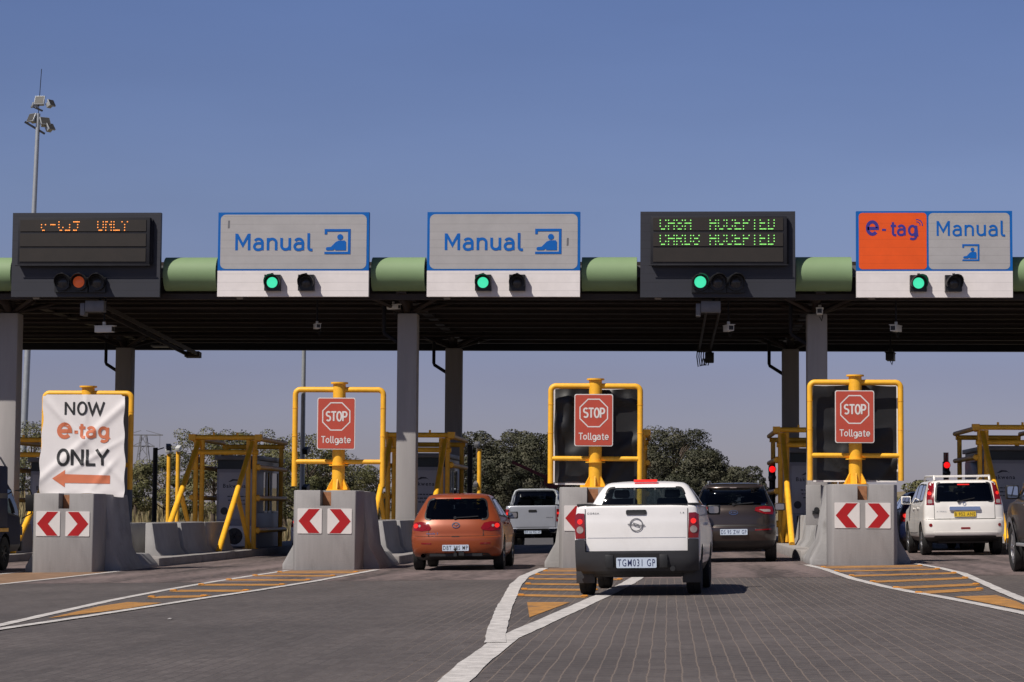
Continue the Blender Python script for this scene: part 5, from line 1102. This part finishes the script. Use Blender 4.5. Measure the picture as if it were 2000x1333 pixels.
# --- silver double-cab pickup
BS = Body([(.42,.20,4.8,.74,.14,.5),(.55,.10,4.95,.83,.13,.6),(.75,.09,4.95,.845,.12,.6),(.95,.09,4.8,.845,.12,.6),(1.08,.09,4.0,.84,.12,.5),(1.16,.09,3.75,.83,.12,.4),(1.26,.095,3.65,.815,.12,.4),(1.285,.11,3.6,.80,.12,.4)], 3.6)
BS2 = Body([(1.1,1.5,3.8,.80,.2,.4),(1.25,1.54,3.65,.785,.2,.4),(1.45,1.6,3.3,.73,.2,.4),(1.68,1.69,2.95,.66,.2,.4),(1.76,1.76,2.8,.62,.2,.4),(1.80,1.95,2.6,.5,.2,.3),(1.815,2.2,2.4,.3,.1,.1)], 3.2)
sp = dict(wheels=(1.05,4.0,.36,.25,.70), ymid=2.6, greenhouse=BS2, bed=(.68,.18,1.42,.6), glass='glass_dark', rear=rounded([(-.735,1.18),(.735,1.18),(.635,1.745),(-.635,1.745)],.08), front=rounded([(-.66,1.25),(.66,1.25),(.56,1.7),(-.56,1.7)],.06), sides=[rounded([(1.85,1.27),(2.45,1.26),(2.43,1.68),(1.9,1.68)],.05), rounded([(2.53,1.26),(3.5,1.25),(3.05,1.66),(2.52,1.68)],.05)],
    ztrim=.5, mirror=(3.3,1.32,.2,.18,'black'), lights=[([(.715,.80),(.83,.80),(.835,1.18),(.73,1.18)],'tail','tail_light',.012,[(circ(.78,1.05,.04),'tail_lit'),(circ(.78,.90,.035),'tail_clear')])],
    patches=[(rounded([(-.83,.45),(-.50,.45),(-.50,.58),(-.83,.58)],.02),'chrome','bumper_corner',.10,.12),(rounded([(.50,.45),(.83,.45),(.83,.58),(.50,.58)],.02),'chrome','bumper_corner',.10,.12),(rounded([(-.49,.42),(.49,.42),(.49,.58),(-.49,.58)],.02),'trim','bumper_step',.11,.1),(rounded([(-.13,1.09),(.13,1.09),(.12,1.16),(-.12,1.16)],.02),'trim','tailgate_handle',.012,.012)],
    lines=[([(-.70,1.27),(-.70,.63),(.70,.63),(.70,1.27)],.012)], plate=('BW 66 WZ GP',.43,.545,.26,'plate_ink','plate',.125), seats=(1.2,[(1.9,(-.4,.4)),(2.8,(-.4,.4))],.24,1.72), under=(.3,4.6,.34,.52))
t = HL = car('pickup_truck', 'silver double cab pickup with a roll bar beyond the orange hatchback', 'pickup', (-4.47, 75.2), -0.8, 1.08, BS, M['paint_silver'], sp)
t.location.z -= 0.12
b = MB(); b.tube([(-.72,1.30,1.28),(-.70,1.36,1.55),(-.62,1.40,1.74),(-.52,1.41,1.78),(.52,1.41,1.78),(.62,1.40,1.74),(.70,1.36,1.55),(.72,1.30,1.28)],.038,10)
for s in (-1,1): b.tube([(s*.70,.5,1.29),(s*.68,1.36,1.62)],.03,8)
b.build('roll_bar', M['galv'], t); b = MB(); b.box(-.79,-.68,.14,1.45,1.286,1.32); b.box(.68,.79,.14,1.45,1.286,1.32); b.build('bed_rail', M['trim'], t)
font_text('HILUX', .03, .2, BS.mr(), M['trim'], 'model_name', t, .004, (.52,.92), .01)
b = MB(); b.cyl((0,-.05,.40),(0,.2,.40),.03,10); b.box(-.05,.05,-.1,.1,.30,.42); b.build('tow_bar', M['trim'], t)
# --- black 4x4 cut by the right edge
BB = Body([(.42,.20,4.5,.82,.3,.5),(.55,.05,4.65,.89,.3,.6),(.75,0,4.7,.91,.3,.7),(.95,.02,4.62,.91,.3,.7),(1.08,.04,4.4,.90,.3,.6),(1.16,.06,3.6,.885,.3,.5),(1.3,.10,3.35,.85,.3,.4),(1.6,.2,2.9,.77,.3,.4),(1.74,.28,2.6,.70,.3,.4),(1.79,.5,2.3,.5,.3,.3),(1.81,.9,2.0,.3,.2,.2)], 3.2)
sp = dict(wheels=(.95,3.72,.385,.26,.79), ymid=1.9, glass='glass_dark', rear=rounded([(-.66,1.2),(.66,1.2),(.58,1.6),(-.58,1.6)],.06), front=rounded([(-.70,1.25),(.70,1.25),(.6,1.66),(-.6,1.66)],.06), sides=[rounded([(.6,1.25),(1.25,1.24),(1.25,1.65),(.7,1.65)],.05), rounded([(1.35,1.24),(2.05,1.22),(2.05,1.68),(1.36,1.68)],.05), rounded([(2.13,1.22),(3.1,1.2),(2.7,1.6),(2.12,1.68)],.05)], ztrim=.55, mirror=(3.02,1.27,.20,.22,'black'),
    lights=[([(.72,.9),(.86,.9),(.85,1.18),(.74,1.18)],'tail','tail_light',.01,[])], lines=[([(-.62,1.2),(-.62,.6),(.62,.6),(.62,1.2)],.01)], door_lines=[[(1.3,1.2),(1.3,.6),(2.1,.55),(2.1,1.2)],[(2.1,.55),(3.15,.55),(3.2,1.15)]], handles=[(1.45,1.08),(2.25,1.07)], hp=0, seats=(1.2,[(1.2,(-.4,.4)),(2.2,(-.4,.4))],.24,1.68), under=(.3,4.4,.34,.55), rimr=.68)
t = BL = car('offroad_car', 'black four wheel drive with flared arches cut off by the right edge', 'car', (6.44, 33.6), 0.0, 1.0, BB, M['paint_black'], sp)
b = MB()
for s in (-1,1):
    for y in (.95, 3.72):
        pts = [(y+.455*math.cos(R(a)), .39+.455*math.sin(R(a))) for a in range(-5,186,12)]
        b.ribbon(pts, .075, (lambda s, : lambda u, v, w: (s*(BB.side(max(.5,min(4.1,u)), max(.6,v))+.03+w), u, v))(s), 0); b.ribbon([(y+.42*math.cos(R(a)), .39+.42*math.sin(R(a))) for a in range(-5,186,12)], .02, (lambda s: lambda u, v, w: (s*(BB.side(max(.5,min(4.1,u)), max(.6,v))+.032+w), u, v))(s), 0)
b.build('wheel_arch_flare', M['grey_metal'], t, smooth=40)
b = MB()
for s in (-1,1): b.box(s*.90-.03, s*.90+.03, 1.5, 3.15, .42, .47)
b.build('side_step', M['galv'], t, bevel=.01)
# --- two more cars seen only in part
sp = dict(HB_); sp.update(lights=[([(.56,.72),(.845,.72),(.84,.93),(.62,.95)],'tail','tail_light',.010,[(circ(.74,.86,.05),'tail_lit')])], lines=[([(-.5,.9),(-.5,.65),(.5,.65),(.5,.9)],.01)], plate=('CX 41 BT GP',.42,.52,.25,'plate_ink','plate',.012))
t = car('hatchback_car', 'dark blue car just ahead of the cream white estate', 'car', (6.55, 56.4), 0.0, 1.0, BH, M['paint_navy'], sp)
sp = dict(sp); sp['plate'] = ('DK 20 FM GP',.42,.52,.25,'plate_ink','plate',.012)
t = car('hatchback_car', 'white car almost hidden behind the block of the stop sign over open sky', 'car', (-8.85, 58.0), 0.0, 1.0, BH, M['paint_white'], sp)
# --- blue light truck cut by the left edge
BT = Body([(.36,2.2,4.10,.74,.1,.25),(.50,2.15,4.16,.79,.1,.25),(.75,2.15,4.16,.80,.1,.28),(1.0,2.15,4.10,.80,.1,.28),(1.15,2.16,4.02,.79,.1,.26),(1.50,2.2,3.82,.73,.1,.25),(1.68,2.25,3.70,.68,.1,.25),(1.78,2.4,3.55,.6,.1,.2),(1.80,2.7,3.3,.4,.1,.1)], 3.6)
TX, TY = -13.9, 41.55
t = thing('light_truck', 'dark blue light truck with a railed canopy body cut off by the left edge', 'truck', (TX, TY, gz(TX)+.004), (0, -math.atan(TILT), 0))
b = BT.mesh(); o = b.build('cab', [M['truck_blue'], M['cabin'], M['trim']], t, smooth=0, weld=True); cuts = []
for s in (-1,1): c = MB(); c.cyl((s*.5,2.9,.335),(s*1.2,2.9,.335),.40,28); cuts.append((c, M['trim']))
sd = rounded([(3.08,1.12),(3.84,1.06),(3.62,1.60),(3.12,1.64)],.06); fr = rounded([(-.66,1.1),(.66,1.1),(.58,1.66),(-.58,1.66)],.06)
cuts += [(cutter_prism(sd,'x',-1.5,1.5), M['cabin']), (cutter_prism(fr,'y',3.4,6), M['cabin'])]; boolcut(o, cuts); o.data.polygons.foreach_set('use_smooth',[True]*len(o.data.polygons)); o.data.set_sharp_from_angle(angle=R(32))
for p in o.data.polygons:
    if p.center.z < .48 and p.material_index == 0: p.material_index = 2
for s in (-1,1): window(t, 'side_window', sd, BT.ms(s), 'glass')
window(t, 'windscreen', fr, BT.mf(), 'glass')
b = MB(); b.box(-.82,.82,-.3,3.0,.84,2.06); o = b.build('canopy_body', M['truck_blue'], t, bevel=.03)
b = MB()
for s in (-1,1):
    for y in (.1,.85,1.6,2.3): b.box(s*.822-.004,s*.822+.004,y,y+.04,.9,2.0)
    b.box(s*.824-.006,s*.824+.006,-.25,2.95,1.42,1.52)
b.build('body_rib', M['paint_black'], o)
b = MB()
for s in (-1,1):
    b.tube([(s*.78,-.2,2.06),(s*.78,-.2,2.22),(s*.78,2.6,2.22),(s*.78,2.95,2.06)],.02,8)
    for y in (.5,1.2,1.9): b.tube([(s*.78,y,2.06),(s*.78,y,2.22)],.015,6)
b.tube([(-.78,2.6,2.22),(.78,2.6,2.22)],.02,8); b.build('roof_rail', M['galv'], t)
b = MB(); b.box(-.84,.84,-.3,3.0,.76,.835); b.build('load_bed', M['yellow'], t, bevel=.01); b = MB(); b.box(-.45,.45,-.2,3.9,.42,.72); b.build('chassis', M['trim'], t)
for y in (.4, 2.9):
    for s in (-1,1): wheel(t, s*.70, y, .335, .20, s, .5, 'hub_dark')
for s in (-1,1):
    b = MB(); b.tube([(s*.74,3.75,1.58),(s*.98,4.0,1.60),(s*1.01,4.0,1.52),(s*1.01,4.0,1.12),(s*.80,4.05,1.02)],.014,8); b.box(s*1.0-.09,s*1.0+.09,3.91,3.99,1.16,1.50); b.build('wing_mirror', M['black'], t, bevel=.01)
b = MB()
for s in (-1,1): b.box(s*.60-.18,s*.60+.18,4.145,4.18,.68,.86)
b.build('headlight', M['tail_clear'], t, bevel=.01); b = MB(); b.box(-.78,.78,4.08,4.22,.36,.56); b.build('front_bumper', M['bumper_grey'], t, bevel=.03)

# ---------------------------------------------------------------- trees, bushes and dry grass
def leaf_mats(name, cols):
    out = []
    for i, c in enumerate(cols):
        m = mat(f'{name}_{i}', c, 0.65, var=0.25, scale=0.6, spec=0.3); out.append(m)
    return out
LEAF = {'gum': leaf_mats('gum_leaves', ((0.032,0.034,0.018),(0.052,0.052,0.029),(0.085,0.080,0.050))), 'thorn': leaf_mats('thorn_leaves', ((0.070,0.072,0.026),(0.105,0.102,0.040),(0.15,0.138,0.060)))}
def tree(name, label, cat, x, y, h, wdt, seed, kind='gum', trunk=0.25, leaf=0.26, nclump=26, per=130, group=None, base=0.18, open_=0.75, z=None, dome=False):
    rr = random.Random(seed); z0 = ground_z(x, y) if z is None else z
    t = thing(name, label, cat, (x, y, z0), group=group)
    cl = []
    hb = h*base
    for k in range(nclump):
        a = rr.uniform(0, 2*math.pi); v = rr.random()**0.8; zz = hb+(h-hb)*(0.08+0.86*v)
        prof = math.sin(math.pi*min(1, 0.22+0.74*v))**0.6
        if dome: prof = max(0.12, 1-((zz/h)**2.6))**0.5
        rad = wdt/2*prof*math.sqrt(rr.uniform(0.3, 1))*(0.9 if dome else 1)
        cr = rr.uniform(0.13, 0.24)*min(wdt, h*0.9)*open_
        cl.append((rad*math.cos(a), rad*math.sin(a), min(zz, h-cr*0.7), cr))
    tr = MB(); lean = rr.uniform(-.05, .05)*h
    tr.tube([(0,0,-0.2),(lean*.3,0,h*.25),(lean*.6,lean*.2,h*.5),(lean,lean*.3,h*.8)], trunk, 8, r2=trunk*.25)
    for c in cl[::2]:
        q = min(0.7, max(0.18, c[2]/h*0.6)); s0 = (lean*q, 0, h*q); mid = ((s0[0]+c[0])/2+rr.uniform(-.1,.1)*wdt*.3, (s0[1]+c[1])/2, (s0[2]+c[2])/2+rr.uniform(0,.08)*h)
        tr.tube([s0, mid, c[:3]], trunk*.30, 5, r2=trunk*.06)
    tr.build('trunk', M['bark'], t, smooth=50)
    vs, fs, ms, ns = [], [], [], []
    for cx, cy, cz, cr in cl:
        shade = rr.choice((0, 0, 1, 1, 2))
        for _ in range(per):
            while True:
                p = Vector((rr.uniform(-1,1), rr.uniform(-1,1), rr.uniform(-1,1)))
                if 0.15 < p.length < 1: break
            p = p.normalized()*p.length**0.5
            c = Vector((cx, cy, cz))+Vector((p.x*cr*1.15, p.y*cr*1.15, p.z*cr*0.8))
            u = Vector((rr.gauss(0,1), rr.gauss(0,1), rr.gauss(0,.6))).normalized(); w_ = u.cross(Vector((rr.gauss(0,1), rr.gauss(0,1), rr.gauss(0,1)))).normalized()
            s = leaf*rr.uniform(.6,1.3); b = len(vs); nn = u.cross(w_)
            if nn.dot(p) < 0: w_ = -w_; nn = -nn
            nn = (nn.normalized()*0.35+p.normalized()*0.65+Vector((cx, cy, (cz-h*0.4)*0.6)).normalized()*0.5).normalized(); ns += [nn]*4
            vs += [tuple(c-u*s*.6), tuple(c+w_*s*.32), tuple(c+u*s*.6), tuple(c-w_*s*.28)]; fs.append((b,b+3,b+2,b+1)); ms.append(min(2, max(0, shade+rr.choice((-1,0,0,0,1)))))
    me = bpy.data.meshes.new('crown'); me.from_pydata(vs, [], fs); me.polygons.foreach_set('material_index', ms)
    for m in LEAF[kind]: me.materials.append(m)
    me.polygons.foreach_set('use_smooth', [True]*len(me.polygons)); me.normals_split_custom_set_from_vertices(ns)
    o = bpy.data.objects.new('crown', me); C.objects.link(o); o.parent = t
    return t
def at(px, Y): return Y*math.tan(math.atan((px-1000)/4444.4)-R(3.96))      # lateral position of a bearing at distance Y
GT = 'gum trees beyond the plaza'
# (bearing, distance, height, width, leaf, label)
gums = [(925,196,8.0,6.0,'gum tree with a loose crown beyond the orange car, leftmost of the dark grove'), (972,200,7.2,6.5,'rounded gum tree behind the yellow camera post'), (1018,205,8.3,6.0,'tallest gum tree of the dark grove above the silver pickup'), (1062,200,7.8,6.5,'gum tree just left of the yellow frame behind the white pickup'), (1110,204,8.2,7.5,'gum tree half hidden by the black plastic sheet behind the white pickup'), (1000,180,5.6,9.0,'low dark gum tree filling the gap above the silver pickup'), (940,178,5.2,7.0,'low dark gum tree right above the orange hatchback roof'),
        (1170,210,8.3,8,'gum tree hidden behind the stop sign of the white pickup'), (1262,206,7.4,6.0,'gum tree at the right edge of the white pickup stop sign frame'), (1318,208,8.8,10.5,'big domed gum tree above the white pickup cab'), (1372,204,6.6,6.0,'gum tree on the right shoulder of the big domed gum'), (1412,205,5.2,4.5,'sparse gum tree above the roof of the brown car'), (1456,200,5.0,5.2,'small gum tree nearest the red signal behind the brown car'), (1400,175,3.4,9,'dark low bush mass behind the brown car roof'), (1300,170,3.8,9,'dark low bush mass behind the white pickup roof'), (1220,178,4.4,9,'dark low bush mass behind the chevron block of the white pickup')]
for k, (px, Y, h, wd, lab) in enumerate(gums):
    dome = 'domed gum above' in lab or 'big domed' in lab
    tree('gum_tree', lab, 'tree', at(px, Y), Y, h, wd, 40+k, 'gum', 0.26, 0.16, 80 if dome else 34 if wd > 5.5 else 22, 420 if dome else 460, GT, 0.02 if dome else 0.10, 0.62 if dome else 0.72 if h > 6 else 0.85, z=0, dome=dome)
TT = 'thorn trees on the left bank'
thorns = [(70,118,5.2,4.2,'thorn tree seen between the left column and the banner'), (268,112,2.9,4.6,'dense low thorn tree beside the rear column at the banner'), (325,116,3.6,4.8,'thorn tree behind the two yellow camera posts'), (392,124,5.3,4.4,'feathery thorn tree rising left above the banner island booth'), (448,126,5.1,4.2,'feathery thorn tree above the middle of the banner island booth'), (512,122,5.0,4.0,'sparse branching thorn tree above the right end of the banner island booth'), (560,118,4.0,4.4,'olive thorn tree just left of the frame with open sky'), (604,116,4.6,4.6,'olive thorn tree seen through the frame with open sky'), (642,120,3.8,3.8,'olive thorn tree behind the post of the stop sign over open sky'), (700,150,3.6,4.4,'distant dark thorn tree right of the stop sign over open sky'), (742,152,3.8,4.6,'distant dark thorn tree left of the pale column'), (420,105,2.8,5,'low scrub tree behind the banner island booth'), (585,100,2.2,4,'low scrub tree behind the slim grey pole')]
for k, (px, Y, h, wd, lab) in enumerate(thorns):
    sparse = 'sparse' in lab or 'feathery' in lab
    tree('thorn_tree', lab, 'tree', at(px, Y), Y, h, wd, 80+k, 'thorn', 0.13, 0.095, 24 if not sparse else 28, 420 if not sparse else 190, TT, 0.22 if sparse else 0.08, 0.62 if sparse else 0.85, z=0.3)
tree('round_bush', 'small round bush on the skyline above the dry bank at the right', 'bush', at(1800, 165), 165, 2.4, 4.2, 5, 'thorn', 0.1, 0.2, 16, 150, None, 0.05, 0.9)
# dry grass on the banks
rr = random.Random(11); vs, fs, ms = [], [], []
def tuft(x, y, h):
    z = ground_z(x, y)
    for _ in range(3):
        a = rr.uniform(0, math.pi); dx, dy = math.cos(a)*.05, math.sin(a)*.05; lx, ly = rr.uniform(-.2,.2)*h, rr.uniform(-.2,.2)*h; b = len(vs)
        ox, oy = rr.uniform(-.15,.15), rr.uniform(-.15,.15)
        vs.extend([(x+ox-dx,y+oy-dy,z-.02),(x+ox+dx,y+oy+dy,z-.02),(x+ox+lx,y+oy+ly,z+h)]); fs.append((b,b+1,b+2)); ms.append(rr.choice((0,0,1,2)))
for _ in range(5200): x = rr.uniform(14, 40); y = rr.uniform(78, 160); tuft(x, y, rr.uniform(.25,.7))
for _ in range(6500): x = rr.uniform(-48, -17.5); y = rr.uniform(76, 125); tuft(x, y, rr.uniform(.3,.9))
me = bpy.data.meshes.new('dry_grass'); me.from_pydata(vs, [], fs); me.polygons.foreach_set('material_index', ms)
for m in leaf_mats('dry_grass', ((0.30,0.235,0.125),(0.22,0.175,0.09),(0.16,0.145,0.07))): me.materials.append(m)
o = bpy.data.objects.new('dry_grass', me); C.objects.link(o); tag(o, 'pale dry grass standing on the banks beside the road beyond the plaza', 'grass', kind='stuff')
